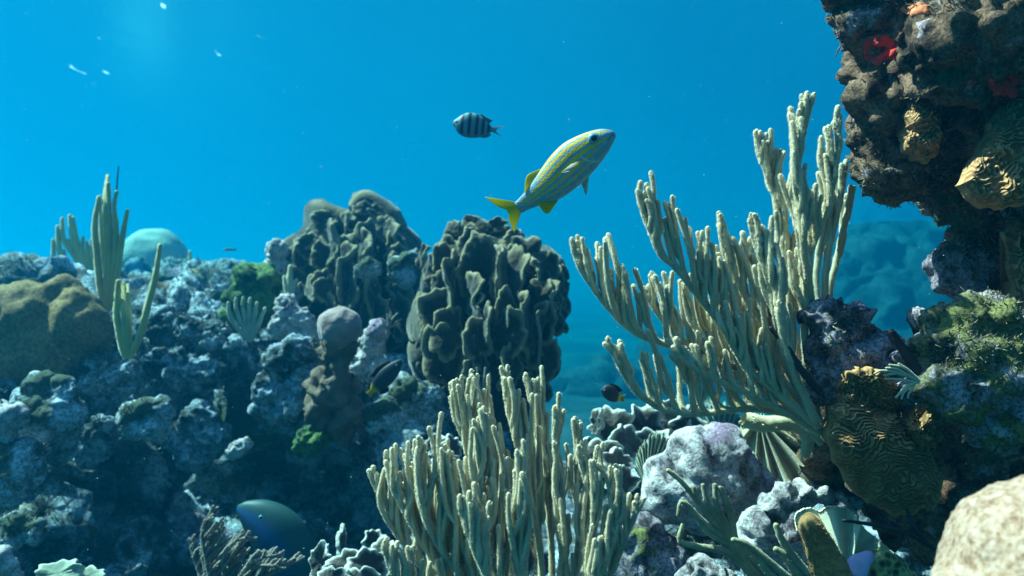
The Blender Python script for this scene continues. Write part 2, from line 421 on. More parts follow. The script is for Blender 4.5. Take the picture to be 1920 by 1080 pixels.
def rod_mat(name, c1, c2, polyp, scale):
    m = NT(name); v = m.n('TexCoord').outputs['Object']; a = m.n('Attribute', attribute_name='col').outputs['Fac']
    col = m.ramp(m.noise(v, scale, 5, 0.6), [(0.35, c1), (0.65, c2)]); col = m.mix(a, col, polyp)
    b = m.bsdf(col, 0.85, m.bump(m.noise(v, 420, 4, 0.6), 0.6, 0.0007), 0.15, sheen=0.5, sheen_rough=0.35)
    t = m.n('BsdfTranslucent'); m.l(col, t.inputs[0]); x = m.n('MixShader'); m.l(m.math('MULTIPLY', a, 0.45), x.inputs[0])
    m.l(b.outputs[0], x.inputs[1]); m.l(t.outputs[0], x.inputs[2]); m.l(x.outputs[0], m.out.inputs[0]); return m.m
def plain(name, c1, c2, scale, rough=0.8, bump=0.4, bscale=None, bdist=0.004, **kw):
    m = NT(name); v = m.n('TexCoord').outputs['Object']
    n_ = m.noise(v, scale, 5, 0.6); col = m.ramp(n_, [(0.35, c1), (0.65, c2)])
    h = m.noise(v, bscale or scale * 5, 4, 0.6)
    m.bsdf(col, rough, m.bump(h, bump, min(bdist, 0.3 / (bscale or scale * 5))), 0.2, **kw); return m.m
M['rod'] = rod_mat('sea_rod_tan', (0.44, 0.37, 0.215), (0.57, 0.49, 0.31), (0.85, 0.78, 0.60), 14)
M['rod_pale'] = rod_mat('sea_rod_cream', (0.40, 0.36, 0.22), (0.52, 0.48, 0.32), (0.85, 0.82, 0.65), 14)
M['rod_far'] = plain('sea_rod_ochre', (0.36, 0.29, 0.09), (0.52, 0.44, 0.17), 6, 0.85, 0.6, 150, 0.004, sheen=0.4)
M['rod_olive'] = plain('sea_rod_olive', (0.20, 0.175, 0.09), (0.38, 0.34, 0.20), 26, 0.85, 1.0, 260, 0.004, sheen=0.35)
M['plume'] = plain('sea_plume_grey', (0.18, 0.15, 0.12), (0.28, 0.24, 0.19), 8, 0.9, 0.6, 200, 0.002, sheen=0.3)
M['dead'] = plain('dead_branch', (0.018, 0.014, 0.014), (0.05, 0.04, 0.042), 30, 0.8, 0.8, 160, 0.003)
M['brain'] = plain('pale_dome_coral', (0.30, 0.28, 0.22), (0.42, 0.39, 0.31), 5, 0.85, 0.7, 28, 0.02)
M['knob'] = plain('smooth_knob_coral', (0.20, 0.135, 0.12), (0.32, 0.225, 0.20), 14, 0.85, 0.8, 70, 0.006, sheen=0.3)
M['stalk'] = plain('brown_stalk', (0.09, 0.06, 0.04), (0.20, 0.14, 0.10), 16, 0.9, 1.0, 60, 0.01)
M['sponge'] = plain('brown_sponge', (0.20, 0.105, 0.035), (0.32, 0.18, 0.07), 22, 0.95, 1.0, 160, 0.006, sheen=0.5, sheen_tint=(1, 0.75, 0.4))
M['purple'] = plain('lilac_sponge', (0.42, 0.28, 0.50), (0.62, 0.48, 0.70), 18, 0.7, 0.4, 90, 0.003)
M['red'] = plain('red_sponge', (0.45, 0.02, 0.014), (0.72, 0.05, 0.03), 30, 0.7, 0.8, 120, 0.004)
M['orange'] = plain('orange_sponge', (0.5, 0.12, 0.03), (0.62, 0.22, 0.10), 30, 0.7, 0.8, 120, 0.004)
M['fan'] = plain('sea_fan_grey', (0.26, 0.28, 0.19), (0.38, 0.40, 0.29), 20, 0.9, 0.5, 200, 0.002, sheen=0.2)
M['fan_teal'] = plain('sea_fan_teal', (0.22, 0.38, 0.33), (0.36, 0.52, 0.45), 10, 0.9, 0.5, 100, 0.003)
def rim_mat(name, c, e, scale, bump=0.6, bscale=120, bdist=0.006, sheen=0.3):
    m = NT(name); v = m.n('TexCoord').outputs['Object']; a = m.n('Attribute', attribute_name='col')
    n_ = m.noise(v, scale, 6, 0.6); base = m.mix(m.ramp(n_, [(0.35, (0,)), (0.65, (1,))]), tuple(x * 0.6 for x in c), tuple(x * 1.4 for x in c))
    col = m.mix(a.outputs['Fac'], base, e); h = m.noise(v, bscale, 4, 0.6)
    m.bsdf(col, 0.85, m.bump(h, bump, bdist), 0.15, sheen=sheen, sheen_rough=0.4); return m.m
M['plate'] = rim_mat('brown_plate_coral', (0.042, 0.033, 0.019), (0.26, 0.20, 0.105), 16, 1.0, 60, 0.008)
M['fire'] = rim_mat('dark_blade_coral', (0.07, 0.06, 0.05), (0.52, 0.50, 0.42), 8, 0.8)
M['blade'] = rim_mat('pale_leaf_coral', (0.20, 0.24, 0.17), (0.42, 0.44, 0.34), 12, 0.3)
M['cream'] = plain('cream_blade_coral', (0.52, 0.50, 0.36), (0.68, 0.66, 0.50), 12, 0.8, 0.4, 90, 0.003)
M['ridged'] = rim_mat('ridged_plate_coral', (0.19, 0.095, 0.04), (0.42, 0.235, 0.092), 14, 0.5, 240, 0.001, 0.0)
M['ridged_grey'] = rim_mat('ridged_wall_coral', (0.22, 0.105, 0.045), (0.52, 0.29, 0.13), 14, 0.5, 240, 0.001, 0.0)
def comb_mat():
    m = NT('honeycomb_coral'); v = m.n('TexCoord').outputs['Object']; c = m.voro(v, 95, rand=0.5)
    col = m.ramp(c, [(0.15, (0.05, 0.045, 0.03)), (0.42, (0.16, 0.15, 0.07)), (0.6, (0.42, 0.38, 0.14))])
    m.bsdf(col, 0.8, m.bump(c, 1.0, 0.006)); return m.m
M['comb'] = comb_mat()
def fish_mat(name, rough, metal, scale, spec=0.5):
    m = NT(name); a = m.n('Attribute', attribute_name='col'); v = m.n('TexCoord').outputs['Object']
    h = m.voro(v, scale); m.bsdf(a.outputs['Color'], rough, m.bump(h, 0.35, 0.0008), spec, metal=metal); return m.m
M['fish'] = fish_mat('fish_scales', 0.5, 0.0, 420, 0.25)
def fin_mat():
    m = NT('fish_fin'); a = m.n('Attribute', attribute_name='col').outputs['Color']; b = m.bsdf(a, 0.5, None, 0.3)
    t = m.n('BsdfTranslucent'); m.l(a, t.inputs[0]); x = m.n('MixShader'); x.inputs[0].default_value = 0.7
    m.l(b.outputs[0], x.inputs[1]); m.l(t.outputs[0], x.inputs[2]); m.l(x.outputs[0], m.out.inputs[0]); return m.m
M['fin'] = fin_mat()
def gloss(name, c, rough=0.12):
    m = NT(name); m.bsdf(c, rough, None, 0.6); return m.m
M['pupil'] = gloss('fish_pupil', (0.004, 0.004, 0.006)); M['iris'] = gloss('fish_iris', (0.13, 0.32, 0.38), 0.3)
m = NT('sand'); v = m.n('TexCoord').outputs['Object']
m.bsdf(m.ramp(m.noise(v, 0.22, 6, 0.6), [(0.42, (0.018, 0.018, 0.02)), (0.6, (0.06, 0.055, 0.055))]), 0.95, m.bump(m.noise(v, 1.4, 6), 0.8, 0.3)); M['sand'] = m.m

# ---------------------------------------------------------------- sea floor and far reef
n = 140; gx = np.linspace(-1, 1, n); X, Y = np.meshgrid(gx * 125, np.linspace(0, 1, n) ** 1.5 * 200 - 24)
pp = np.stack([X, Y, 0 * X], -1).reshape(-1, 3)
Z = -2.3 + 0.5 * fbm(pp * 0.10, 4) + 0.1 * fbm(pp * 0.9, 3)
V = np.stack([pp[:, 0], pp[:, 1], Z], 1); idx = np.arange(n * n).reshape(n, n)
F = np.stack([idx[:-1, :-1], idx[:-1, 1:], idx[1:, 1:], idx[1:, :-1]], -1).reshape(-1, 4)
tag(mesh_obj('sea_floor', V, F, M['sand']), kind='structure')

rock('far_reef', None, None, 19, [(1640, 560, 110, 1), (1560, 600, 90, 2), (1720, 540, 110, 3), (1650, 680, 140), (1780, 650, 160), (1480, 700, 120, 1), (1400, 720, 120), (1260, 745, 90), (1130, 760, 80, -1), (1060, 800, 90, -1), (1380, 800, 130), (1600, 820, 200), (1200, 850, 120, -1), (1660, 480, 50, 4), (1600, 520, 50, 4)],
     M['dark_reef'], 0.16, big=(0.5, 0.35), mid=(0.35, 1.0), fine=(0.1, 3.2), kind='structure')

# ---------------------------------------------------------------- left reef: the slope itself, then every rock on it
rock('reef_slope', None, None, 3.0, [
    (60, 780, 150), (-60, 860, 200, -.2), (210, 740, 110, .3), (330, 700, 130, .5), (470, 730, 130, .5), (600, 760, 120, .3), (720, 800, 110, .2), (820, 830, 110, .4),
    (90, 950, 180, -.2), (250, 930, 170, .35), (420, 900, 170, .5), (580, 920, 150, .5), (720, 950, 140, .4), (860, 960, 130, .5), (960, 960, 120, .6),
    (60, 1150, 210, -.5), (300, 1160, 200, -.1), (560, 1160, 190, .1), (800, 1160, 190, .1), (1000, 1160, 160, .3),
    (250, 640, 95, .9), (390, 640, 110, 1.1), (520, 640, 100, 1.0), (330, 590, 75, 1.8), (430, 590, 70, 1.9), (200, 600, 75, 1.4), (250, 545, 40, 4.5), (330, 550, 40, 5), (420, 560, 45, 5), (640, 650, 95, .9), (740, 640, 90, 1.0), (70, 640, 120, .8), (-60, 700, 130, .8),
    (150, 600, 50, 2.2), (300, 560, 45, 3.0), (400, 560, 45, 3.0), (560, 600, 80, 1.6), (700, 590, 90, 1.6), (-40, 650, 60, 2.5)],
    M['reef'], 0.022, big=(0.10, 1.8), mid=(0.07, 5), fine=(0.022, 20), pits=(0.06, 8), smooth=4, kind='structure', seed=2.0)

rock('coral_mound', 'large mustard topped coral mound with a folded crown at the left edge of the photo', 'coral', 2.75,
     [(60, 605, 72), (140, 610, 62), (20, 620, 70), (95, 560, 34), (125, 548, 28), (45, 562, 30), (165, 640, 48), (90, 660, 80), (10, 690, 90), (-50, 640, 90), (180, 600, 26), (0, 585, 40)],
     M['yellow'], 0.014, big=(0.028, 5), mid=(0.012, 9), fine=(0.003, 50), smooth=5)

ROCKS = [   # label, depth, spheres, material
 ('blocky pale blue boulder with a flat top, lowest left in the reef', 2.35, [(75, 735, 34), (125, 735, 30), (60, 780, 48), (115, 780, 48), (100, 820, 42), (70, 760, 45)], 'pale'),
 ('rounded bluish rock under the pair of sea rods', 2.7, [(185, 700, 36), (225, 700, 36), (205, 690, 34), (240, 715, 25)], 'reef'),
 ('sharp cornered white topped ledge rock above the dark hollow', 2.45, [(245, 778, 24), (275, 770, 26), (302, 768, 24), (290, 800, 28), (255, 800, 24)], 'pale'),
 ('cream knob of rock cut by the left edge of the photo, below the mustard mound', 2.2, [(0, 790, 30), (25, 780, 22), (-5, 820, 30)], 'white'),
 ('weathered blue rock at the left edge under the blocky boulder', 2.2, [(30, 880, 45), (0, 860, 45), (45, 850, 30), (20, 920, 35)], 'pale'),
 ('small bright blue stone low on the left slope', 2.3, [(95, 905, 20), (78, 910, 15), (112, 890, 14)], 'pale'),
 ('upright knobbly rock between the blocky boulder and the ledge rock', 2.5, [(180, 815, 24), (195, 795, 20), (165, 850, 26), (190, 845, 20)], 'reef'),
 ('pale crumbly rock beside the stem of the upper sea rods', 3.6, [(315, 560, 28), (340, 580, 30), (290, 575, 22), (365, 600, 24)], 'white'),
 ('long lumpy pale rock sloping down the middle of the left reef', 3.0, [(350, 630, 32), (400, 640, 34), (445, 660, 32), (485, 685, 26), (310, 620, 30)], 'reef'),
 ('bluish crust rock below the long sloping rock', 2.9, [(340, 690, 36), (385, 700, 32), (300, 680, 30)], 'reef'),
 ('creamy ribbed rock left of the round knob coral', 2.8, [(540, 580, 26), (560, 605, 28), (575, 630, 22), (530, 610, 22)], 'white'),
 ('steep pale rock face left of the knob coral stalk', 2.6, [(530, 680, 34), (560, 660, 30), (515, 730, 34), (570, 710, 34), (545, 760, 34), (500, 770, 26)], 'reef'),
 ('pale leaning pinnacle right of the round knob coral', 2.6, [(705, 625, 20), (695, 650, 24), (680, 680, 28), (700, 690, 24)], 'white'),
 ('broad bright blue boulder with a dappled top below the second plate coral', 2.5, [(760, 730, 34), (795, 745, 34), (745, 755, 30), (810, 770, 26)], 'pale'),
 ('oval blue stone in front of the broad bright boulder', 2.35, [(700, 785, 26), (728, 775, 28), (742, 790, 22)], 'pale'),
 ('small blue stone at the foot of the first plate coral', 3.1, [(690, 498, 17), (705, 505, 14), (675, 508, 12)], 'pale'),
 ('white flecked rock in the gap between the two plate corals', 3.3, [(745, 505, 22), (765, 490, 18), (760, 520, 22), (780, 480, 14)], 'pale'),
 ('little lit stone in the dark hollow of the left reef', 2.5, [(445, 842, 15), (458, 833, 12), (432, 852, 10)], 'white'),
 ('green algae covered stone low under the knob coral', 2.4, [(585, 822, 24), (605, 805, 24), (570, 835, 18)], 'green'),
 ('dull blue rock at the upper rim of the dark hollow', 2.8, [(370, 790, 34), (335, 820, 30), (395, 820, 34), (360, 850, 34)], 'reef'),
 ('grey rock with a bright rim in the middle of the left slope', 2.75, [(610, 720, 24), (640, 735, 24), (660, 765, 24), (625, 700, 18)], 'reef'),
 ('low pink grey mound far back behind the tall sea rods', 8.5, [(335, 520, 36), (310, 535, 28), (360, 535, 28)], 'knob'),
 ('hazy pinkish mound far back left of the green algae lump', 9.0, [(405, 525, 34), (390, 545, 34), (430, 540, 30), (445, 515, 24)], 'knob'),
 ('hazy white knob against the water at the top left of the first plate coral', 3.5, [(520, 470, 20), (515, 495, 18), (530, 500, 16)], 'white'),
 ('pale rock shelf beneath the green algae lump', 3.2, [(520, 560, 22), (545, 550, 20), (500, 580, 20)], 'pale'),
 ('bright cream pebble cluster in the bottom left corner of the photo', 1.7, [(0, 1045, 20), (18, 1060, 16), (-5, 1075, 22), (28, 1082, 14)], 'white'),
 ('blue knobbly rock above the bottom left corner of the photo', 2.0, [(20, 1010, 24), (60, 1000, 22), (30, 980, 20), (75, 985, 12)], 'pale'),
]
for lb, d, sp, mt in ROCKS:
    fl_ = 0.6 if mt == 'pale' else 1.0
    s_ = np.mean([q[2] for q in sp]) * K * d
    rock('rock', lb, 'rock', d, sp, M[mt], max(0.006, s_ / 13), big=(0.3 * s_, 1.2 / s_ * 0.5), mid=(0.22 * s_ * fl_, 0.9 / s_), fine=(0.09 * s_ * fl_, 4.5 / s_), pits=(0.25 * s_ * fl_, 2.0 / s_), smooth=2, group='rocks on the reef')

rock('algae_lump', 'green and yellow algae covered lump left of the first plate coral', 'rock', 3.1,
     [(470, 525, 28), (500, 535, 26), (455, 550, 24), (490, 570, 34), (515, 580, 24), (480, 510, 18), (440, 590, 12), (430, 615, 9)], M['green'], 0.012, big=(0.03, 6), mid=(0.02, 14), fine=(0.006, 40), pits=(0.02, 16), smooth=2)

# brain coral dome
bv, bf = ico(6); c = P(287, 494, 9.0); V = bv * np.array((66, 60, 64)) * K * 9.0 + np.array(c)
Fq = bf; V = V + bv * (0.02 * fbm(bv * 1.4, 2) + 0.004 * np.abs(pnoise(bv * 22)))[:, None]
tag(mesh_obj('brain_coral', V, Fq, M['brain']), 'big smooth pale dome coral rising behind the tall sea rods', 'coral')

# knob coral: round head on a thick stalk
t = thing('knob_coral', 'smooth pinkish round headed coral on a dark upright stalk', 'coral', P(630, 760, 2.45))
bv5, bf5 = ico(5); c = np.array(P(637, 615, 2.28))
V = bv5 * np.array((43, 42, 39)) * K * 2.28; V[:, 0] *= 1 - 0.10 * (V[:, 2] < 0) * -V[:, 2] / 0.06
V = V + c + bv5 * (0.006 * fbm(bv5 * 1.3 + 4, 2) + 0.0012 * fbm(bv5 * 9, 2))[:, None]
mesh_obj('head', V, bf5, M['knob'], t)
V, F = union(px_spheres(2.3, [(638, 648, 36), (632, 676, 27), (624, 700, 25), (614, 730, 28), (602, 765, 32, .03), (640, 745, 30, .05), (650, 790, 40, .05)]), 0.010, 4)
mesh_obj('stalk', roughen(V, F, (0.03, 7), (0.022, 15), (0.007, 50), (0.022, 18), 4.0), F, M['stalk'], t)

def plate_colony(name, label, base, lobes, d, bulge, cc):
    """dark core with overlapping upright plates; lobes: (px, py, r wide, r high, facing angle deg, tilt)"""
    t = thing(name, label, 'coral', P(cc[0], cc[3], d))
    V, F = union(px_spheres(d, [(x, y + 8, r * 0.84, q[0] if q else 0) for x, y, r, *q in base]), 0.014, 8)
    q = V * np.array((5.6, 5.6, 2.7)) * 2.8 / d; q = q + 0.55 * np.stack([pnoise(q * 0.7 + k * 11) for k in range(3)], 1)
    h = 1 - np.abs(pnoise(q)) * 2.6; h2 = 1 - np.abs(pnoise(q * 1.9 + 5)) * 2.6
    h = np.clip(0.72 * h + 0.28 * h2, -0.6, 1); V = V + normals(V, F) * ((0.085 * d / 2.8) * smoothstep((h + 0.5) / 1.4) + 0.012 * fbm(V * 6, 2) + 0.006 * fbm(V * 28, 3))[:, None]
    mesh_obj('core', V, F, M['plate'], t, col=np.repeat(smoothstep((h - 0.62) / 0.3)[:, None], 3, 1))
    cx, cy, rx, bot = cc
    for (px, py, rx_, ry_, ang, tilt) in lobes:
        k = abs(px - cx) / rx; h = (py - (cy - rx * 0.9)) / (bot - cy + rx * 0.9)
        dd = d - bulge * math.sqrt(max(0, 1 - min(1, k) ** 2)) * (0.35 + 0.65 * math.sin(min(1, max(0.02, h * 1.25)) * 1.57))
        a = ang + 55 * (px - cx) / rx
        nrm = (math.sin(R(a)), -math.cos(R(a)), tilt)
        V, F, C = lobe_mesh(P(px, py, dd), nrm, (RNG.normal() * 0.22, -0.15, 1), rx_ * K * dd, ry_ * K * dd, 3.2 * K * dd, wave=0.38, nfold=int(RNG.integers(2, 4)), frill=0.07, cup=-0.15)
        V = V + 0.006 * np.stack([fbm(V * 26 + k * 5, 3) for k in range(3)], 1)
        mesh_obj('plate', V, F, M['plate'], t, col=np.clip(C * (1 + 0.5 * pnoise(V * 30))[:, None], 0, 1))
    return t

def lobes_on(cx, cy, rx, top, bot, rows, rmin, rmax):
    """rows of plates from the crown down, so that lower ones stand before the upper ones like shingles"""
    out = []
    for i in range(rows):
        y0 = top + (bot - top) * (i + 0.5) / rows; k = min(1, max(0, (cy - y0) / (cy - top + 1))); w = rx * math.sqrt(max(0.05, 1 - k * k))
        n = max(2, int(2 * w / (rmin + rmax) * 1.25))
        for j in range(n):
            x = cx + w * ((j + 0.5) / n * 2 - 1) + RNG.normal() * 6; y = y0 + RNG.normal() * 9; r = RNG.uniform(rmin, rmax)
            kx = min(0.97, abs(x - cx) / (rx * 1.08)); yt = cy - (cy - top) * math.sqrt(1 - kx * kx)
            out.append((x, y, r, max(12, min(r * RNG.uniform(1.0, 1.9), y - yt + 14)), RNG.choice([-1, 1]) * RNG.uniform(30, 78), RNG.uniform(-0.3, 0.3)))
    return out
L2 = lobes_on(925, 540, 122, 436, 700, 6, 26, 42)
L2 += [(1062, 560, 16, 34, 0, 0), (1056, 520, 18, 26, 0, 0), (1055, 600, 18, 26, 0, 0), (790, 480, 16, 24, 0, .1), (850, 428, 22, 16, 0, .2), (890, 420, 26, 16, 0, .2), (930, 422, 22, 14, 0, .2), (870, 435, 32, 24, -20, .3), (905, 432, 36, 22, 10, .5), (950, 450, 40, 28, 0, .3), (985, 470, 38, 34, 0, .3), (1020, 500, 34, 32, -20, .2), (1040, 545, 26, 38, -10, .1), (1040, 600, 24, 32, -10, 0), (835, 470, 28, 30, 0, .2), (805, 500, 20, 26, 0, .2),
       (830, 540, 22, 34, 30, .1), (812, 600, 20, 50, 35, .1), (795, 650, 16, 50, 30, 0), (815, 690, 16, 40, 40, 0), (905, 620, 30, 58, -55, .1), (985, 610, 30, 66, 60, 0), (1022, 685, 18, 30, 0, 0), (1020, 730, 20, 28, 0, 0)]
plate_colony('plate_coral', 'dark brown plate coral dome behind the swimming striped fish, right hand one of the two', [(920, 530, 95), (870, 520, 55), (975, 530, 65), (860, 600, 65), (990, 580, 60), (920, 650, 80), (840, 660, 45), (1000, 660, 40), (940, 720, 50)], L2, 2.85, 0.40, (925, 560, 135, 740))
L1 = lobes_on(650, 500, 114, 405, 610, 6, 20, 34)
L1 += [(680, 390, 18, 14, 0, .4), (705, 396, 16, 14, 0, .4), (640, 405, 30, 18, -10, .5), (605, 425, 30, 20, 0, .5), (570, 450, 28, 22, 0, .5), (545, 480, 22, 28, 20, .3), (725, 430, 24, 28, 0, .2), (745, 465, 20, 34, -10, .1), (620, 470, 26, 40, -50, .2), (640, 500, 30, 48, -55, .2), (590, 540, 40, 24, -10, .6)]
plate_colony('plate_coral', 'dark brown plate coral with scalloped ledges, farther and left hand one of the two', [(650, 500, 85), (600, 510, 60), (710, 490, 60), (640, 440, 55), (690, 430, 45), (620, 560, 70), (700, 560, 60), (570, 500, 35)], L1, 3.7, 0.48, (650, 520, 125, 620))

# ---------------------------------------------------------------- sea rods on the left reef
def rods(label, d, stems, r, mat='rod_far', cat='sea rod', name='sea_rod', group=None):
    """each stem: list of (px, py[, dd])"""
    t = thing(name, label, cat, P(stems[0][0][0], stems[0][0][1], d), group)
    for st in stems:
        path = spline([P(s[0], s[1], d + (s[2] if len(s) > 2 else 0)) for s in st], 30)
        w = r * K * d * RNG.uniform(0.85, 1.15); rad = np.interp(np.linspace(0, 1, 30), [0, .1, .6, 1], [0.8, 1, .95, .6]) * w
        b = Bag(); V, F = tube(path, rad, 10, 0.05); b.add(V, F); fuzz(b, path, rad, w * 0.35, 700 / d)
        b.obj('branch', M[mat], t)
    return t
rods('tall slim sea rods with a bare dark tip standing in front of the pale dome', 2.9, [
    [(198, 585), (188, 540), (182, 480), (178, 420), (186, 370)], [(198, 580), (200, 500), (200, 430), (196, 380), (202, 330, .1)], [(200, 580), (207, 520), (205, 450), (204, 400), (203, 345)],
    [(202, 580), (214, 500), (218, 430), (214, 385), (219, 360)], [(204, 582), (216, 540), (224, 480), (232, 430), (239, 395)], [(200, 580, .1), (195, 500, .15), (190, 420, .15), (188, 380, .15)], [(203, 580, .1), (211, 510, .15), (210, 440, .15), (208, 400, .15)]], 6)
t = rods('bare thin dark sea whip above the tall slim sea rods', 3.0, [[(212, 560), (213, 450), (217, 380), (222, 312)]], 2.2, 'dead', 'sea whip', 'sea_whip')
rods('bushy low sea rods on the left skyline beside the tall slim ones', 4.2, [
    [(175, 535), (140, 512), (110, 500), (101, 480), (100, 450)], [(165, 525), (130, 500), (112, 470), (108, 425)], [(168, 525), (140, 480), (120, 450), (117, 410)], [(170, 525), (150, 480), (137, 450), (131, 405)], [(170, 520), (148, 470), (140, 430), (137, 408)],
    [(176, 530), (165, 500), (154, 470), (156, 445)], [(178, 530), (170, 500), (165, 480), (163, 455)], [(180, 530), (178, 500), (173, 475), (172, 450)], [(172, 530), (150, 505), (125, 492), (120, 470)], [(170, 528), (150, 500), (140, 480), (128, 450)], [(176, 532), (182, 510), (184, 490), (183, 470)]], 5.5)
rods('pair of thick ochre sea rods forming a V on the blue rock', 2.5, [[(238, 672), (228, 640), (220, 590), (222, 528)], [(238, 672), (236, 620), (232, 580), (231, 532, .06)], [(244, 670), (262, 630), (278, 570), (292, 515), (300, 460)], [(240, 672), (241, 630), (240, 590), (239, 535, .1)]], 7.5)
rods('three short sea rods before the hazy back mounds', 5.0, [[(368, 585), (362, 550), (358, 510), (356, 472)], [(370, 580), (370, 550), (372, 520), (373, 496)], [(372, 580), (378, 550), (382, 520), (383, 492)], [(366, 580), (356, 550), (350, 530)]], 5)
rods('faint little sea rods in the haze at the far left edge of the photo', 7.0, [[(14, 545), (18, 525), (20, 508)], [(10, 545), (8, 530), (6, 525)], [(4, 545), (2, 525)], [(22, 545), (24, 520)]], 4)
rods('fan of pale ribs on the slope below the green algae lump', 2.8, [[(470, 640), (445, 615), (430, 590), (428, 568)], [(470, 640), (452, 605), (443, 580), (442, 560)], [(470, 640), (460, 600), (455, 575), (456, 558)], [(470, 640), (468, 600), (467, 575), (469, 560)], [(470, 640), (476, 605), (479, 580), (482, 568)], [(470, 640), (484, 610), (492, 590), (497, 578)]], 5, 'fan', 'sea fan', 'sea_fan')
rods('pale upright stub of coral in front of the first plate coral', 3.0, [[(542, 560), (543, 530), (544, 500)], [(542, 560), (548, 540), (556, 525)], [(542, 560), (536, 535), (533, 520)]], 6, 'rod_pale')
rods('thin grey sea rods in the shade at the foot of the second plate coral', 2.3, [[(905, 760), (898, 720), (894, 690)], [(905, 760), (908, 720), (910, 690)], [(905, 765), (915, 735), (918, 700)], [(905, 765), (890, 740), (888, 715)]], 3, 'plume')
rods('little pale sea feather beside the leaning pinnacle', 2.5, [[(725, 625), (735, 600), (745, 588)], [(725, 625), (728, 605), (726, 590)], [(730, 615), (745, 605), (752, 598)], [(728, 620), (720, 608), (716, 598)]], 2.2, 'plume')

# grey plume in the dark hollow
t = gorgonian('sea_plume', 'wispy grey brown sea plume in front of the blue parrotfish', 'sea plume', [
    [(400, 1120, 1.7), (380, 1040, 1.7), (385, 985, 1.7), (400, 950, 1.7)],  [(425, 1120, 1.7), (420, 1050, 1.66), (440, 1015, 1.64), (480, 1008, 1.63)], [(440, 1120, 1.7), (465, 1070, 1.66), (495, 1060, 1.64), (535, 1065, 1.63)], [(440, 1120, 1.7), (470, 1060, 1.66), (490, 1045, 1.65), (530, 1040, 1.65)],
    [(390, 1120, 1.72), (365, 1050, 1.74), (355, 1010, 1.75)], [(450, 1120, 1.7), (500, 1080, 1.66), (540, 1060, 1.65), (570, 1045, 1.65)], [(400, 1120, 1.7), (380, 1010, 1.66), (385, 975, 1.65)], [(430, 1130, 1.7), (450, 1080, 1.62), (480, 1050, 1.6), (520, 1040, 1.6)]],
    M['plume'], r=0.0032, spacing=0.012, flen=(0.05, 0.10), up=(0.6, 0, 0.8), fz=(0.003, 1500), lean_jit=0.2, first=0.1)

# ---------------------------------------------------------------- dark blade corals
def blades(name, label, d, lst, mat='fire', th=5, cat='coral', wave=0.35, frill=0.1):
    t = thing(name, label, cat, P(lst[0][0], lst[0][1] + lst[0][3], d))
    for (px, py, rx_, ry_, ang, tilt, dd) in lst:
        D = d + dd
        V, F, C = lobe_mesh(P(px, py, D), (math.sin(R(ang)), -math.cos(R(ang)), tilt), (RNG.normal() * 0.15, 0.1, 1), rx_ * K * D, ry_ * K * D, th * K * D, wave=wave, nfold=3, frill=frill, nt=64)
        mesh_obj('blade', V, F, M[mat], t, col=C)
    return t
blades('blade_coral', 'dark jagged blade coral with bright rims on the right skyline of the gap', 1.95, [(1150, 800, 42, 36, -20, .2, 0), (1205, 800, 40, 40, 15, .1, .05), (1250, 790, 44, 42, -10, .2, .1), (1290, 800, 34, 34, 30, .1, .1), (1175, 830, 40, 34, 40, .3, -.05), (1225, 840, 44, 36, -30, .2, -.05), (1120, 790, 14, 26, -50, 0, 0)])
blades('blade_coral', 'dark knobbly blade coral between the front sea rods and the pale fan', 1.7, [(1130, 850, 40, 26, 0, .5, 0), (1155, 870, 34, 30, 30, .3, -.03), (1110, 870, 34, 30, -30, .3, 0), (1165, 900, 30, 26, 10, .2, -.05), (1100, 840, 20, 18, 40, .4, .04), (1130, 905, 36, 30, -10, .4, 0)], th=8)
blades('blade_coral', 'dark round lobed coral in the shade left of the front sea rods', 2.0, [(820, 835, 24, 20, -20, .3, 0), (845, 840, 22, 24, 30, .2, 0), (835, 870, 26, 24, 0, .3, -.03), (812, 860, 20, 22, -40, .2, 0)])
blades('blade_coral', 'dark scalloped blade coral with bright rims on the bottom edge right of the parrotfish', 1.5, [(600, 1055, 22, 36, -20, .1, .1), (655, 1060, 45, 28, 10, .4, .05), (640, 1020, 10, 34, 60, 0, .3), (690, 1060, 40, 30, 30, .3, .05), (720, 1045, 34, 36, -20, .2, .15), (620, 1090, 40, 26, -10, .5, 0), (680, 1095, 40, 30, 0, .5, 0), (700, 1015, 20, 22, 30, .3, .3)])
blades('leaf_coral', 'pale greenish leafy coral on the bottom edge near the left corner', 1.5, [(110, 1075, 46, 26, -10, .9, 0), (160, 1085, 34, 24, 10, .9, 0), (80, 1095, 30, 24, -30, .7, 0)], mat='blade')

# ---------------------------------------------------------------- lower middle: boulders and fans
rock('boulder', 'big white pitted boulder in the lower middle with sea rods in front', 'rock', 1.5, [(1255, 895, 48), (1300, 870, 58), (1350, 860, 54), (1390, 860, 44), (1400, 900, 50), (1330, 920, 70), (1250, 935, 36), (1290, 930, 50)], M['white'], 0.007, big=(0.03, 5), mid=(0.007, 14), fine=(0.0035, 60), pits=(0.035, 17), smooth=5)
rock('rock_rubble', None, None, 1.75, [(1240, 1000, 90), (1330, 1010, 100), (1420, 1020, 100), (1180, 1080, 130), (1350, 1130, 150), (1500, 1060, 120), (1600, 1100, 150, -.2), (1700, 1020, 120, -.1), (1450, 920, 70, .1), (1510, 900, 60, .1), (1160, 930, 60, .2), (1230, 860, 50, .4), (1330, 840, 60, .6), (1080, 940, 70, .3), (1000, 1090, 130, .2)], M['reef'], 0.016, big=(0.05, 3), mid=(0.03, 9), fine=(0.01, 36), pits=(0.03, 14), kind='structure')
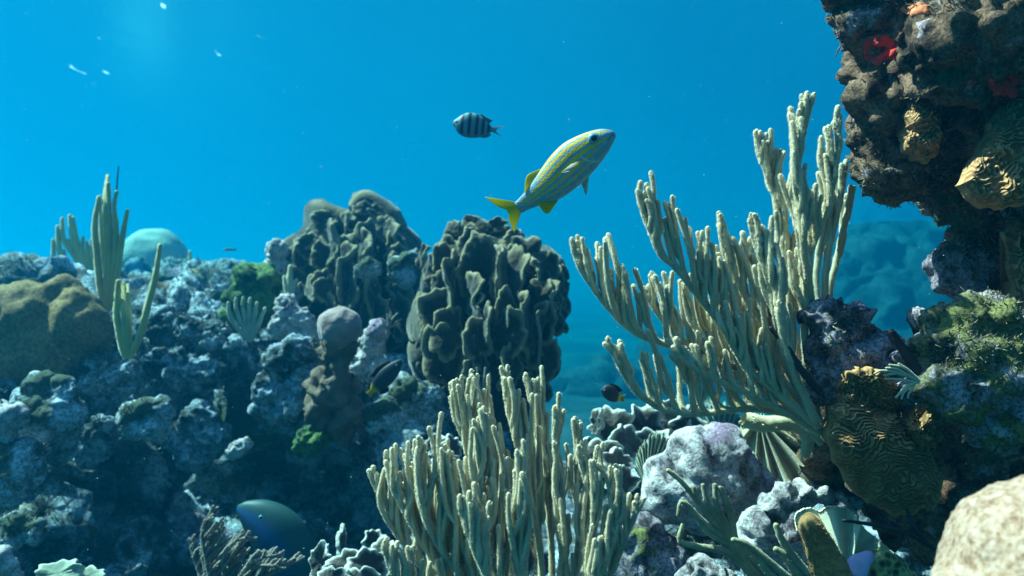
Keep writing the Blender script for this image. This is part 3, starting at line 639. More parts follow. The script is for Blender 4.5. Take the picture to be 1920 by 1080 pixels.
rock('rock_arch', 'arched pitted rock left of the cream ruffled coral', 'rock', 1.27, [(1425, 1000, 20), (1430, 975, 22), (1448, 948, 24), (1475, 930, 24), (1505, 925, 22), (1535, 930, 22), (1562, 945, 22), (1430, 1025, 28), (1450, 1040, 30), (1490, 1045, 26), (1585, 965, 22)], M['white'], 0.006, big=(0.012, 8), mid=(0.008, 22), fine=(0.004, 70), pits=(0.02, 30), smooth=3)
rock('rock', 'small bright pitted stone on the bottom edge under the olive sea rods', 'rock', 1.2, [(1315, 1075, 34), (1350, 1085, 34), (1290, 1090, 26)], M['white'], 0.006, big=(0.012, 8), mid=(0.008, 22), fine=(0.004, 70), pits=(0.015, 34), group='rocks on the reef')
rock('rock', 'lilac grey rock in the shade under the white boulder', 'rock', 1.45, [(1205, 1010, 44), (1235, 1050, 50), (1180, 1050, 40)], M['ledge'], 0.008, big=(0.015, 8), mid=(0.01, 20), fine=(0.004, 60), pits=(0.012, 24), group='rocks on the reef')
rock('rock', 'speckled lilac rubble behind the olive sea rods', 'rock', 1.32, [(1470, 1000, 22), (1500, 1020, 26), (1540, 1040, 20), (1440, 1060, 24), (1480, 1070, 24)], M['ledge'], 0.006, big=(0.012, 8), mid=(0.01, 22), fine=(0.004, 70), pits=(0.016, 30), group='rocks on the reef')
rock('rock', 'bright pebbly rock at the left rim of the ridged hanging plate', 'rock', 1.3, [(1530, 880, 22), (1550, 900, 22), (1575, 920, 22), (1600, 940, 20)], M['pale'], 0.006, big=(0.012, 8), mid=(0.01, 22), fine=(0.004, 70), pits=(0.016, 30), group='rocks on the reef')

def fan(name, label, d, base, rim, mat, ribs, th=0.004, wav=0.012, cat='sea fan', jg=1.0):
    """a pleated fan from a base point to a rim line (photo pixels), a real sheet with thickness"""
    nu, nv = 18, len(rim) * 10; rr = spline([(x, y, 0) for x, y in rim], nv); Vf = []
    for side in (-1, 1):
        for i in range(nu):
            t_ = i / (nu - 1); tt = 0.06 + 0.94 * t_
            for j in range(nv):
                jag = 1 + jg * (0.045 * math.sin(j * 2.1) + 0.03 * math.sin(j * 5.3)) * t_ ** 4
                x = base[0] + (rr[j, 0] - base[0]) * tt * jag; y = base[1] + (rr[j, 1] - base[1]) * tt * jag
                a = j / nv * ribs * 6.28
                D = d + wav * math.sin(a) * t_ + 0.03 * math.sin(j / nv * 5 + 1) * t_
                Vf.append(np.array(P(x, y, D)) + np.array((0, side * th * (1 - 0.6 * t_), 0)))
    Vf = np.array(Vf); idx = np.arange(2 * nu * nv).reshape(2, nu, nv); F = []
    for s in (0, 1):
        q = np.stack([idx[s, :-1, :-1], idx[s, :-1, 1:], idx[s, 1:, 1:], idx[s, 1:, :-1]], -1).reshape(-1, 4); F.append(q if s == 0 else q[:, ::-1])
    ring = np.concatenate([idx[:, 0, :], idx[:, :, -1][:, 1:], idx[:, -1, ::-1][:, 1:], idx[:, ::-1, 0][:, 1:]], 1)
    F.append(np.stack([ring[0, :-1], ring[0, 1:], ring[1, 1:], ring[1, :-1]], -1))
    o = mesh_obj(name, Vf, np.concatenate(F), M[mat], loc=P(base[0], base[1], d)); return tag(o, label, cat)
fan('sea_fan', 'pale pleated sea fan left of the white pitted boulder', 1.66, (1212, 912), [(1190, 880), (1195, 850), (1215, 822), (1235, 812), (1255, 825), (1272, 838), (1270, 860)], 'fan', 16)
fan('sea_fan', 'turquoise pleated sea fan under the right sea rods', 2.1, (1350, 850), [(1270, 820), (1280, 790), (1310, 770), (1340, 758), (1370, 762), (1390, 790), (1388, 815)], 'fan_teal', 14, wav=0.02)
fan('sea_fan', 'drab olive pleated fan hanging below the base of the right sea rods', 1.32, (1420, 780), [(1385, 790), (1400, 830), (1440, 880), (1475, 905), (1500, 880), (1505, 830), (1490, 790)], 'rod_olive', 7, th=0.008, wav=0.02)
fan('leaf_coral', 'cream ruffled blade coral behind the brown tube sponge', 1.13, (1585, 1090), [(1494, 995), (1490, 968), (1502, 956), (1520, 952), (1536, 958), (1550, 950), (1572, 950), (1592, 956), (1606, 968), (1622, 992), (1645, 1010), (1668, 1030)], 'cream', 4, th=0.006, wav=0.014, cat='coral', jg=0.1)
rods('thick olive root curling under the base of the right sea rods', 1.2, [[(1395, 785), (1430, 795), (1470, 792), (1500, 800), (1515, 822), (1510, 850)]], 15, 'rod', 'sea rod', 'coral_root')
rods('drooping olive sea rods in front of the white boulder', 1.15, [
    [(1480, 1120), (1400, 1030), (1340, 980), (1300, 930), (1275, 900), (1253, 882)], [(1440, 1110), (1370, 1040), (1310, 1025), (1275, 1015), (1280, 985)], [(1430, 1090), (1370, 1020), (1320, 980), (1280, 940), (1272, 965)],
    [(1400, 1060), (1365, 1000), (1345, 950), (1340, 910)], [(1390, 1050), (1375, 1000), (1370, 960), (1350, 915)], [(1385, 1050), (1350, 980), (1310, 940), (1300, 915)], [(1395, 1055), (1362, 985), (1330, 950), (1318, 910)], [(1460, 1100), (1400, 1040), (1330, 1000), (1300, 960)]], 7.5, 'rod_olive')
rods('stubby dark olive sea rods leaning left on the bottom edge', 1.12, [[(1560, 1120), (1500, 1060), (1465, 1010), (1455, 985)], [(1520, 1120), (1450, 1060), (1400, 1020), (1375, 1012)], [(1500, 1130), (1440, 1070), (1420, 1040), (1405, 1030)], [(1540, 1130), (1490, 1070), (1470, 1040), (1455, 1030)]], 9, 'rod_olive')
# brown tube sponge, lilac sponge, honeycomb coral
path = spline([P(1585, 1150, 1.0), P(1560, 1080, 1.0), P(1535, 1020, 1.0), P(1518, 982, 1.0)], 60); rad = np.interp(np.linspace(0, 1, 60), [0, .5, 1], [44, 34, 20]) * K
V, F = tube(path, rad, 48, 0.02); V = V + 0.0025 * np.stack([fbm(V * 60 + k * 5, 3) for k in range(3)], 1); b = Bag(); b.add(V, F); fuzz(b, path, rad, 0.003, 15000)
tag(b.obj('sponge', M['sponge']), 'stout furry brown sponge before the cream ruffled coral', 'sponge')
rock('sponge', 'lilac sponge beside the honeycomb coral on the bottom edge', 'sponge', 1.04, [(1610, 1058, 16), (1622, 1046, 13), (1602, 1075, 18), (1630, 1040, 9)], M['purple'], 0.004, big=(0.004, 14), mid=(0.002, 40), fine=(0.001, 90))
rock('honeycomb_coral', 'small yellow honeycomb coral on the bottom edge', 'coral', 1.06, [(1655, 1050, 24), (1670, 1060, 26), (1640, 1070, 24), (1685, 1075, 26)], M['comb'], 0.004, big=(0.004, 12), fine=(0.001, 90))
rods('forked bare dark twig lying across the shadow under the ridged plate', 1.0, [[(1760, 1035), (1720, 1008), (1670, 990), (1625, 982), (1582, 976)], [(1735, 1015), (1712, 985), (1700, 955)], [(1670, 992), (1655, 965), (1630, 945)]], 4.5, 'dead', 'twig', 'twig')
# near pale rock in the corner
V, F = union([(P(2030, 1130, 0.55), 0.092), (P(1915, 1155, 0.55), 0.06), (P(2045, 1010, 0.56), 0.058), (P(1875, 1190, 0.54), 0.05), (P(1980, 1065, 0.56), 0.06)], 0.004, 14)
V = roughen(V, F, (0.004, 12), (0, 1), (0.0015, 90), (0.002, 90), 3.0)
m = NT('near_cream_rock'); v_ = m.n('TexCoord').outputs['Object']; c_ = m.ramp(m.noise(v_, 150, 6, 0.7), [(0.36, (0.15, 0.075, 0.04)), (0.5, (0.31, 0.20, 0.13)), (0.68, (0.44, 0.33, 0.25))]); m.bsdf(c_, 0.85, m.bump(m.noise(v_, 140, 4), 0.8, 0.004), 0.2, sheen=0.15)
tag(mesh_obj('rock', V, F, m.m), 'big blurred cream rock filling the bottom right corner, nearest to the viewer', 'rock', 'rocks on the reef')

# ---------------------------------------------------------------- right: overhang, ledges, ridged plates
rock('reef_overhang', 'dark encrusted overhanging rock wall filling the top right', 'rock', 1.12, [
    (1625, -30, 60), (1670, 40, 66), (1678, 110, 72), (1690, 180, 78), (1690, 250, 82, .03), (1672, 300, 58, .04), (1730, 60, 120, .05), (1800, 0, 150, .05), (1790, 120, 80, -.09), (1850, 50, 120, -.12), (1740, 90, 70, -.05), (1930, 90, 100, -.1), (1900, 0, 170), (1780, 150, 130, .06), (1880, 160, 150, 0), (1770, 250, 95, .08), (1860, 280, 140, .08),
    (1650, 310, 40, .04), (1705, 300, 46, .06), (1862, 345, 92, .1), (1930, 330, 140, .05), (1893, 435, 72, .12), (1920, 450, 110, .1), (1925, 515, 62, .14), (1940, 560, 90, .12), (1960, 680, 90, .15), (2000, 150, 180, 0), (2120, -40, 190, .1), (2160, 220, 190, .15), (2150, 480, 180, .2), (2130, 760, 200, .25), (2100, 1000, 200, .3), (1634, 30, 50, 0), (1640, -60, 60, 0)],
    M['wall'], 0.0062, big=(0.025, 6), mid=(0.014, 18), fine=(0.011, 52), pits=(0.014, 26), smooth=4)
rock('rock', 'small purple grey knob tucked under the overhang against the water', 'rock', 1.2, [(1785, 490, 32), (1775, 520, 26), (1810, 530, 36), (1830, 500, 40)], M['ledge'], 0.006, big=(0.012, 9), mid=(0.008, 24), fine=(0.004, 70), pits=(0.012, 30), group='rocks on the reef')
rock('rock', 'sunlit yellow green ledge with a pale crown under the overhang', 'rock', 1.02, [(1760, 620, 52), (1800, 605, 52), (1850, 610, 56), (1730, 655, 36), (1800, 660, 80), (1880, 650, 60), (1850, 700, 80), (1780, 720, 70), (1880, 780, 70), (1910, 720, 70), (1710, 640, 16)], M['ledge_green'], 0.007, big=(0.02, 7), mid=(0.014, 18), fine=(0.006, 60), pits=(0.016, 28), smooth=3, group='rocks on the reef')
rock('rock', 'purple grey knuckle of rock at the foot of the right sea rods', 'rock', 1.07, [(1540, 590, 38), (1560, 575, 32), (1585, 605, 44), (1560, 640, 54), (1610, 640, 44), (1640, 670, 40), (1560, 680, 50), (1610, 690, 46), (1520, 600, 22), (1550, 720, 40), (1670, 690, 30)], M['ledge'], 0.0065, big=(0.02, 7), mid=(0.014, 18), fine=(0.006, 60), pits=(0.016, 28), smooth=3, group='rocks on the reef')
rock('rock', 'dark rock mass in the shadow behind the ridged hanging plate', 'rock', 1.3, [(1700, 780, 100), (1780, 830, 110), (1650, 820, 80), (1840, 900, 120), (1740, 920, 110), (1880, 830, 110), (1580, 790, 50), (1530, 760, 45), (1560, 840, 40)], M['wall'], 0.012, big=(0.03, 5), mid=(0.02, 12), fine=(0.008, 40), pits=(0.016, 22), group='rocks on the reef')
rods('dark fat finger of coral pointing up beside the purple knuckle', 1.0, [[(1735, 730), (1715, 690), (1690, 650), (1672, 622)]], 11, 'dead', 'coral', 'finger_coral')
rods('stray dark dead stick crossing the foot of the right sea rods', 1.02, [[(1540, 740), (1500, 690), (1470, 645), (1445, 615)]], 8, 'dead', 'twig', 'twig')

from mathutils.bvhtree import BVHTree
def bvh_of(name_part):
    o = [q for q in bpy.data.objects if name_part in q.get('label', '')][0]; off = o.location
    return BVHTree.FromPolygons([v.co + off for v in o.data.vertices], [tuple(p.vertices) for p in o.data.polygons])
WALL = bvh_of('overhanging rock wall')
def on_rock(px, py, d):
    v = P(px, py, 1.0); h = WALL.ray_cast(Vector((0, 0, 0)), v.normalized())
    return h[0].y if h[0] is not None else d

def ridged(name, label, d, outline, bulge, freq, mat, cen=None, depth=0.0045, group=None, tilt=0.0, dirn=(0.15, 1.0)):
    """plate coral: a bulging plate inside the outline (photo pixels), carrying meandering ridges as real relief"""
    nr_, nt_ = 110, 260; oc = np.array(outline, dtype=float); c0 = np.array(cen) if cen is not None else oc.mean(0)
    rim = spline([(x, y, 0) for x, y in list(oc) + [oc[0]]], nt_ + 1)[:-1, :2]
    rim = rim + 2.5 * np.stack([np.sin(np.arange(nt_) * 0.31), np.cos(np.arange(nt_) * 0.43)], 1)
    rr = np.linspace(0, 1, nr_)[:, None, None]; pts = c0 + (rim - c0)[None] * rr
    px = pts.reshape(-1, 2); r_ = np.repeat(np.linspace(0, 1, nr_), nt_)
    sz = np.ptp(oc, axis=0).mean(); q = np.c_[px / sz, np.zeros(len(px))]
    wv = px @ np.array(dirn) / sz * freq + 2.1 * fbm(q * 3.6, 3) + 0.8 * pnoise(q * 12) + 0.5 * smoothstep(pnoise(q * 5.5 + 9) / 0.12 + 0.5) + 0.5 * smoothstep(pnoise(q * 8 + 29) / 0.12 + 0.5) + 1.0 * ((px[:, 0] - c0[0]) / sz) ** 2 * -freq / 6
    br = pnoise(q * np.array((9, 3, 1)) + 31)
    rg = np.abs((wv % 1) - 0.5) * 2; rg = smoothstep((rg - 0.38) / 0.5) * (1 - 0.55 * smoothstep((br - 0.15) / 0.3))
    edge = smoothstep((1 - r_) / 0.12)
    D = d - bulge * np.sqrt(np.clip(1 - r_ ** 2, 0, 1)) + tilt * (px[:, 1] - c0[1]) / sz + 0.018 * fbm(q * 2.5, 2)
    V = np.stack([(px[:, 0] - 960) * K * D, D, (540 - px[:, 1]) * K * D], 1); V[:, 1] -= depth * rg * (0.35 + 0.65 * edge)
    back = V[-nt_:].copy(); back[:, 1] += 0.012; cb = np.array([[*(V[:nt_].mean(0))]]) + np.array((0, 0.05, 0))
    idx = np.arange(nr_ * nt_).reshape(nr_, nt_); nx = np.roll(idx, -1, 1)
    F = [np.stack([idx[:-1], idx[1:], nx[1:], nx[:-1]], -1).reshape(-1, 4)]
    n0 = len(V); bi = n0 + np.arange(nt_); bx = np.roll(bi, -1); F.append(np.stack([idx[-1], bi, bx, nx[-1]], -1))
    mid_ = 0.3 * back + 0.7 * cb; mi = n0 + nt_ + np.arange(nt_); mx = np.roll(mi, -1); F.append(np.stack([bi, mi, mx, bx], -1))
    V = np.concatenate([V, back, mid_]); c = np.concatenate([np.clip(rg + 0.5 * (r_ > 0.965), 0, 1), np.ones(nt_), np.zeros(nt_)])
    o = mesh_obj(name, V, np.concatenate(F), M[mat], col=np.repeat(c[:, None], 3, 1)); return tag(o, label, 'coral', group)
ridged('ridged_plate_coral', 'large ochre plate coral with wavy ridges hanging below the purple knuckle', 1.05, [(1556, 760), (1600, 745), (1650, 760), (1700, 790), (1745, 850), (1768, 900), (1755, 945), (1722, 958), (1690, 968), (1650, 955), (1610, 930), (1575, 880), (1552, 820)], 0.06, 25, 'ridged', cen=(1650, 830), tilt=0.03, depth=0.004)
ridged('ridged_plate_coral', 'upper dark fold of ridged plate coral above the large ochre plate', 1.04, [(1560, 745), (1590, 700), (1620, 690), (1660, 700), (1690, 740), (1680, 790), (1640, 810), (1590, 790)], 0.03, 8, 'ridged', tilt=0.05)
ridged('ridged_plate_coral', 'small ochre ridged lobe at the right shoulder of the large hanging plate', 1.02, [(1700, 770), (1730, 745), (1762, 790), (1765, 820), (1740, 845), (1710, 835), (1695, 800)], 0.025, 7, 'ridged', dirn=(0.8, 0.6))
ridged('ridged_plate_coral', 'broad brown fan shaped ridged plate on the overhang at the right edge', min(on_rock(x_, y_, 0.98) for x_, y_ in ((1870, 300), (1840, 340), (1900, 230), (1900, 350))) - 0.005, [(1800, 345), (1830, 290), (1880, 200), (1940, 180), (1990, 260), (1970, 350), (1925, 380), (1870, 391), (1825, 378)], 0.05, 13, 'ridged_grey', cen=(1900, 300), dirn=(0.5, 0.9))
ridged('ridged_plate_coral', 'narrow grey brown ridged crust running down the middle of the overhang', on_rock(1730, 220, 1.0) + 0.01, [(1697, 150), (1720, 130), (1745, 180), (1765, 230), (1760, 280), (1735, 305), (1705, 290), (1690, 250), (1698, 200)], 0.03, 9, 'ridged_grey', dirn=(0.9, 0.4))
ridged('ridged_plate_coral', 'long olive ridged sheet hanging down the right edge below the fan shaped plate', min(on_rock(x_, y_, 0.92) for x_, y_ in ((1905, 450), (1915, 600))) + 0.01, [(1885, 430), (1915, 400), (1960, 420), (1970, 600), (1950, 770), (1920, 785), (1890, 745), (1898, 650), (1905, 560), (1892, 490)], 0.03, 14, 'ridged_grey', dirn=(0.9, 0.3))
# red and orange sponges on the overhang, seated on its face

def crust(label, d, pts, mat, r): rock('sponge', label, 'sponge', 0, [(x, y, r * q, on_rock(x, y, d) - 0.002) for x, y, q in pts], M[mat], 0.004, big=(0.006, 14), mid=(0.004, 40), fine=(0.0015, 110), pits=(0.003, 60))
def spread(label, d, cx, cy, rx, ry, n, r, mat):
    pts = []
    for i in range(n):
        t_ = i / n * 6.28 * 2.4; q = math.sqrt(RNG.random()); x = cx + rx * q * math.cos(t_); y = cy + ry * q * math.sin(t_); pts.append((x, y, r * RNG.uniform(0.5, 1.1)))
    V, F = union(px_spheres(0, [(x, y, q, on_rock(x, y, d) + 0.0015, 0.55) for x, y, q in pts]), 0.0028, 2)
    tag(mesh_obj('sponge', roughen(V, F, (0.003, 20), (0.002, 60), (0.001, 160), (0.003, 90)), F, M[mat]), label, 'sponge')
spread('deep red sponge patch on the upper left face of the overhang', 1.005, 1652, 92, 30, 30, 34, 9, 'red')
spread('bright red sponge patch near the right edge under the overhang crown', 0.93, 1882, 158, 34, 18, 30, 9, 'red')
spread('pale orange sponge strand on the crown of the overhang', 0.985, 1712, 20, 26, 8, 30, 8, 'orange')
rods('small feathery cream hydroid standing beside the dark fat finger', 0.98, [[(1725, 715), (1690, 700), (1655, 695), (1640, 700)], [(1722, 718), (1690, 712), (1660, 710)], [(1722, 712), (1695, 690), (1668, 684)], [(1722, 712), (1700, 692), (1685, 682)], [(1718, 716), (1700, 725), (1680, 745)], [(1712, 718), (1695, 735), (1690, 748)], [(1700, 705), (1680, 700), (1658, 704)], [(1705, 706), (1680, 692), (1662, 690)], [(1716, 720), (1704, 738), (1702, 746)]], 3, 'rod_pale', 'hydroid', 'hydroid')

# ---------------------------------------------------------------- the two large sea rod colonies
RG = [
 [(1540, 830, 1.12), (1490, 780, 1.12), (1400, 766, 1.10), (1315, 776, 1.08), (1255, 770, 1.07), (1205, 745, 1.06), (1172, 705, 1.06), (1150, 660, 1.06), (1135, 645, 1.06), {'flen': (0.08, 0.15), 'up': (-0.28, 0, 1)}],
 [(1540, 820, 1.13), (1480, 745, 1.13), (1400, 700, 1.11), (1320, 665, 1.09), (1240, 643, 1.08), (1189, 622, 1.07), (1150, 588, 1.07), (1120, 550, 1.07), (1092, 510, 1.07), (1078, 480, 1.07), (1072, 450, 1.07), {'flen': (0.09, 0.17), 'up': (-0.16, 0, 1)}],
 [(1540, 800, 1.08), (1470, 720, 1.08), (1400, 672, 1.06), (1362, 620, 1.05), (1328, 580, 1.05), (1298, 540, 1.04), (1268, 503, 1.04), (1240, 478, 1.04), (1222, 440, 1.04), (1207, 400, 1.04), (1196, 358, 1.04), {'flen': (0.08, 0.16), 'up': (-0.1, 0, 1)}],
 [(1535, 790, 1.10), (1515, 700, 1.09), (1508, 620, 1.08), (1511, 540, 1.07), (1519, 475, 1.06), (1536, 430, 1.06), (1548, 380, 1.06), (1563, 330, 1.06), (1570, 270, 1.06), (1574, 225, 1.06), {'flen': (0.06, 0.11), 'up': (-0.06, 0, 1), 'first': 0.35, 'spacing': 0.0105}],
 [(1530, 790, 1.12), (1500, 690, 1.12), (1488, 600, 1.11), (1482, 520, 1.10), (1466, 455, 1.10), (1460, 390, 1.10), (1442, 340, 1.10), (1428, 295, 1.10), (1416, 248, 1.10), {'flen': (0.06, 0.11), 'up': (0.0, 0, 1), 'first': 0.3}],
 [(1535, 800, 1.10), (1480, 700, 1.08), (1440, 620, 1.07), (1400, 560, 1.06), (1370, 500, 1.06), (1355, 450, 1.06), (1349, 405, 1.06), {'flen': (0.07, 0.13), 'up': (-0.12, 0, 1), 'spacing': 0.011}],
 [(1530, 800, 1.15), (1460, 700, 1.16), (1400, 620, 1.16), (1360, 560, 1.16), (1330, 510, 1.16), (1310, 470, 1.16), {'flen': (0.07, 0.12), 'up': (-0.1, 0, 1), 'spacing': 0.011}],
 [(1530, 790, 1.05), (1490, 700, 1.03), (1470, 620, 1.02), (1455, 550, 1.02), (1430, 490, 1.02), (1415, 425, 1.02), {'flen': (0.06, 0.11), 'up': (-0.18, 0, 1), 'spacing': 0.011}],
 [(1535, 800, 1.16), (1440, 740, 1.16), (1350, 690, 1.15), (1280, 640, 1.14), (1235, 590, 1.14), (1205, 540, 1.14), {'flen': (0.07, 0.13), 'up': (-0.14, 0, 1)}],
 [(1520, 560, 1.08), (1510, 480, 1.04), (1500, 400, 1.03), (1492, 330, 1.03), (1505, 260, 1.03), (1512, 195, 1.03), {'flen': (0.06, 0.10), 'up': (-0.03, 0, 1), 'spacing': 0.0105, 'first': 0.3}],
 [(1535, 800, 1.06), (1450, 730, 1.05), (1400, 690, 1.05), (1370, 640, 1.04), (1350, 600, 1.04), {'flen': (0.06, 0.12), 'up': (-0.2, 0, 1), 'spacing': 0.0105}],
 [(1536, 810, 1.08), (1440, 755, 1.06), (1360, 720, 1.06), (1300, 690, 1.05), (1262, 650, 1.05), {'flen': (0.06, 0.12), 'up': (-0.22, 0, 1), 'spacing': 0.0115}],
]
gorgonian('sea_rod_bush', 'large bushy tan sea rod colony on the right, its fingers sweeping up to the left', 'sea rod', RG, M['rod'], r=0.0034, spacing=0.0105, sub=0.7, flen=(0.08, 0.16), fz=(0.0016, 9000))
gorgonian('sea_rod_bush', 'cream sea rod colony half hidden behind the top right of the large tan one', 'sea rod', [
 [(1545, 640, 1.3), (1545, 560, 1.3), (1552, 480, 1.3), (1568, 410, 1.3), (1582, 340, 1.3), (1586, 306, 1.3)], [(1548, 620, 1.32), (1556, 540, 1.32), (1570, 480, 1.32), (1588, 400, 1.32), (1595, 352, 1.32)], [(1540, 620, 1.28), (1530, 520, 1.3), (1545, 420, 1.3), (1560, 350, 1.3)]],
 M['rod_pale'], r=0.0042, spacing=0.024, fz=(0.0016, 6000), flen=(0.06, 0.13), up=(0.12, 0, 1), first=0.45)
gorgonian('sea_rod_bush', 'faint cream sea rods peeping through the middle of the large tan colony', 'sea rod', [
 [(1420, 640, 1.5), (1415, 540, 1.5), (1408, 480, 1.5), (1412, 445, 1.5)], [(1425, 640, 1.5), (1430, 560, 1.5), (1418, 500, 1.5), (1428, 470, 1.5)]], M['rod_pale'], r=0.005, spacing=0.05, flen=(0.05, 0.1), first=0.5)
FG = [
 [(930, 1190, 1.0), (860, 1110, 1.0), (790, 1060, .99), (745, 1000, .98), (722, 950, .98), (705, 915, .98), (692, 882, .98), {'flen': (0.08, 0.17)}],
 [(930, 1190, 1.0), (870, 1120, .98), (800, 1030, .97), (765, 970, .96), (738, 920, .96), (724, 866, .96), {'flen': (0.09, 0.18)}],
 [(940, 1190, 1.0), (880, 1100, .96), (820, 1020, .95), (795, 960, .94), (786, 900, .94), (778, 826, .94), {'flen': (0.09, 0.18)}],
 [(950, 1190, 1.0), (900, 1100, .95), (868, 1020, .94), (850, 960, .94), (845, 910, .94), (853, 862, .94), {'flen': (0.09, 0.19)}],
 [(960, 1190, 1.0), (940, 1100, .95), (920, 1020, .94), (905, 950, .93), (900, 880, .93), (893, 800, .93), {'flen': (0.09, 0.18)}],
 [(970, 1190, 1.02), (960, 1080, 1.02), (930, 980, 1.02), (890, 880, 1.02), (860, 790, 1.02), (845, 720, 1.02), {'flen': (0.08, 0.15), 'first': 0.4}],
 [(980, 1190, 1.04), (980, 1080, 1.05), (955, 980, 1.05), (925, 880, 1.05), (900, 790, 1.05), (879, 712, 1.05), {'flen': (0.08, 0.14), 'first': 0.4}],
 [(1000, 1190, 1.02), (1015, 1080, 1.02), (1005, 980, 1.02), (985, 890, 1.02), (960, 800, 1.02), (943, 708, 1.02), {'flen': (0.08, 0.15), 'first': 0.35}],
 [(1010, 1190, 1.05), (1035, 1080, 1.06), (1030, 980, 1.06), (1020, 900, 1.06), (1010, 810, 1.06), (998, 715, 1.06), {'flen': (0.08, 0.14), 'first': 0.35}],
 [(1015, 1190, 1.0), (1050, 1080, 1.0), (1050, 1000, 1.0), (1045, 930, 1.0), (1040, 860, 1.0), (1042, 770, 1.0), {'flen': (0.07, 0.12), 'first': 0.3, 'up': (0.03, 0, 1)}],
 [(1020, 1190, 1.02), (1070, 1090, 1.03), (1085, 1010, 1.03), (1082, 930, 1.03), (1080, 850, 1.03), (1078, 785, 1.03), {'flen': (0.06, 0.1), 'first': 0.35, 'up': (0.05, 0, 1)}],
 [(1025, 1190, .98), (1080, 1100, .98), (1105, 1020, .98), (1110, 950, .98), (1095, 890, .98), (1082, 845, .98), {'flen': (0.06, 0.12), 'up': (0.0, 0, 1)}],
 [(1030, 1190, .98), (1110, 1100, .97), (1145, 1030, .97), (1150, 970, .97), (1138, 900, .97), (1120, 870, .97), {'flen': (0.06, 0.11), 'up': (0.05, 0, 1)}],
 [(1030, 1190, 1.0), (1130, 1100, 1.0), (1165, 1030, 1.0), (1185, 980, 1.0), (1208, 936, 1.0), {'flen': (0.05, 0.09), 'up': (0.0, 0, 1), 'spacing': 0.0105}],
 [(960, 1190, .95), (920, 1100, .91), (890, 1030, .90), (875, 990, .90), (860, 940, .9), {'flen': (0.06, 0.12)}],
 [(1000, 1190, .96), (985, 1100, .92), (965, 1040, .91), (960, 980, .91), (972, 880, .91), {'flen': (0.06, 0.12), 'up': (0.02, 0, 1)}],
 [(900, 1190, .96), (800, 1130, .94), (740, 1080, .93), (722, 1020, .93), {'flen': (0.04, 0.08)}],
]
gorgonian('sea_rod_bush', 'tan sea rod colony in the lower middle with dense upright fingers, nearest in the foreground', 'sea rod', FG, M['rod'], r=0.0029, spacing=0.0105, up=(-0.06, 0, 1), sub=0.6, flen=(0.09, 0.19), fz=(0.0015, 9000), lean_jit=0.07)

# ---------------------------------------------------------------- fish
def crop(x, y): return (820 + x / 3.858, 180 + y / 3.858)
def fish_body(name, st, d, ratio, colfn, parent, mat, nu=170, nv=72, yaw=0.0, power=1.0):
    """st: (top x, top y, bottom x, bottom y) from tail to snout in photo pixels; ratio: half width over half height along the body"""
    S = spline([np.array(s, dtype=float) for s in st], nu)
    ph = np.linspace(0, 2 * np.pi, nv, endpoint=False); u = np.linspace(0, 1, nu)
    T, B = S[:, :2], S[:, 2:]; C = (T + B) / 2; H = (T - B) / 2; hh = np.linalg.norm(H, axis=1)
    w = hh * np.interp(u, *ratio)
    cs = np.sign(np.cos(ph)) * np.abs(np.cos(ph)) ** power; sn = np.sign(np.sin(ph)) * np.abs(np.sin(ph)) ** 0.9
    px = C[:, None] + H[:, None] * cs[None, :, None]; D = d + yaw * (u - 0.5)[:, None] + (w[:, None] * sn[None]) * K * d
    D = D.ravel(); px = px.reshape(-1, 2); V = np.stack([(px[:, 0] - 960) * K * d, D, (540 - px[:, 1]) * K * d], 1)
    n0 = len(V); V = np.vstack([V, V[:nv].mean(0), V[n0 - nv:n0].mean(0)])
    idx = np.arange(n0).reshape(nu, nv); nx = np.roll(idx, -1, 1)
    F = np.stack([idx[:-1], nx[:-1], nx[1:], idx[1:]], -1).reshape(-1, 4).tolist()
    F += [[int(nx[0, j]), int(idx[0, j]), n0] for j in range(nv)] + [[int(idx[-1, j]), int(nx[-1, j]), n0 + 1] for j in range(nv)]
    uu = np.repeat(u, nv); vv = np.tile((1 - cs) / 2, nu); col = colfn(uu, vv, px); col = np.vstack([col, col[:nv].mean(0), col[-nv:].mean(0)])
    return mesh_obj(name, V, F, mat, parent, col=col)
def fin(name, root, tip, d, colfn, parent, splay=0.0, th=0.0007, nu=26, nv=14, rays=13):
    """thin rayed fin lofted from its root line to its outer line (photo pixels)"""
    a = spline([(x, y, 0) for x, y in root], nu)[:, :2]; b = spline([(x, y, 0) for x, y in tip], nu)[:, :2]
    s = np.linspace(0, 1, nv)[None, :, None]; q = (a[:, None] * (1 - s) + b[:, None] * s)
    u = np.repeat(np.linspace(0, 1, nu), nv); v = np.tile(np.linspace(0, 1, nv), nu); px = q.reshape(-1, 2)
    ray = np.abs(np.sin(u * rays * np.pi)); Vs = []
    for sd in (-1, 1):
        D = d + splay * v + sd * th * (1 - 0.7 * v) * (0.6 + 0.4 * ray) + 0.0012 * np.sin(u * 6) * v
        Vs.append(np.stack([(px[:, 0] - 960) * K * d, D, (540 - px[:, 1]) * K * d], 1))
    V = np.vstack(Vs); n0 = nu * nv; idx = np.arange(n0).reshape(nu, nv)
    F0 = np.stack([idx[:-1, :-1], idx[:-1, 1:], idx[1:, 1:], idx[1:, :-1]], -1).reshape(-1, 4)
    rg = np.concatenate([idx[:, 0], idx[-1, 1:], idx[::-1, -1][1:], idx[0, ::-1][1:]])
    F = np.vstack([F0, F0[:, ::-1] + n0, np.stack([rg[:-1], rg[1:], rg[1:] + n0, rg[:-1] + n0], -1)])
    c = colfn(u, v) * (0.85 + 0.15 * ray)[:, None]
    return mesh_obj(name, V, F, M['fin'], parent, col=np.vstack([c, c]))
def lerp(a, b, k): return np.array(a) * (1 - k[:, None]) + np.array(b) * k[:, None]
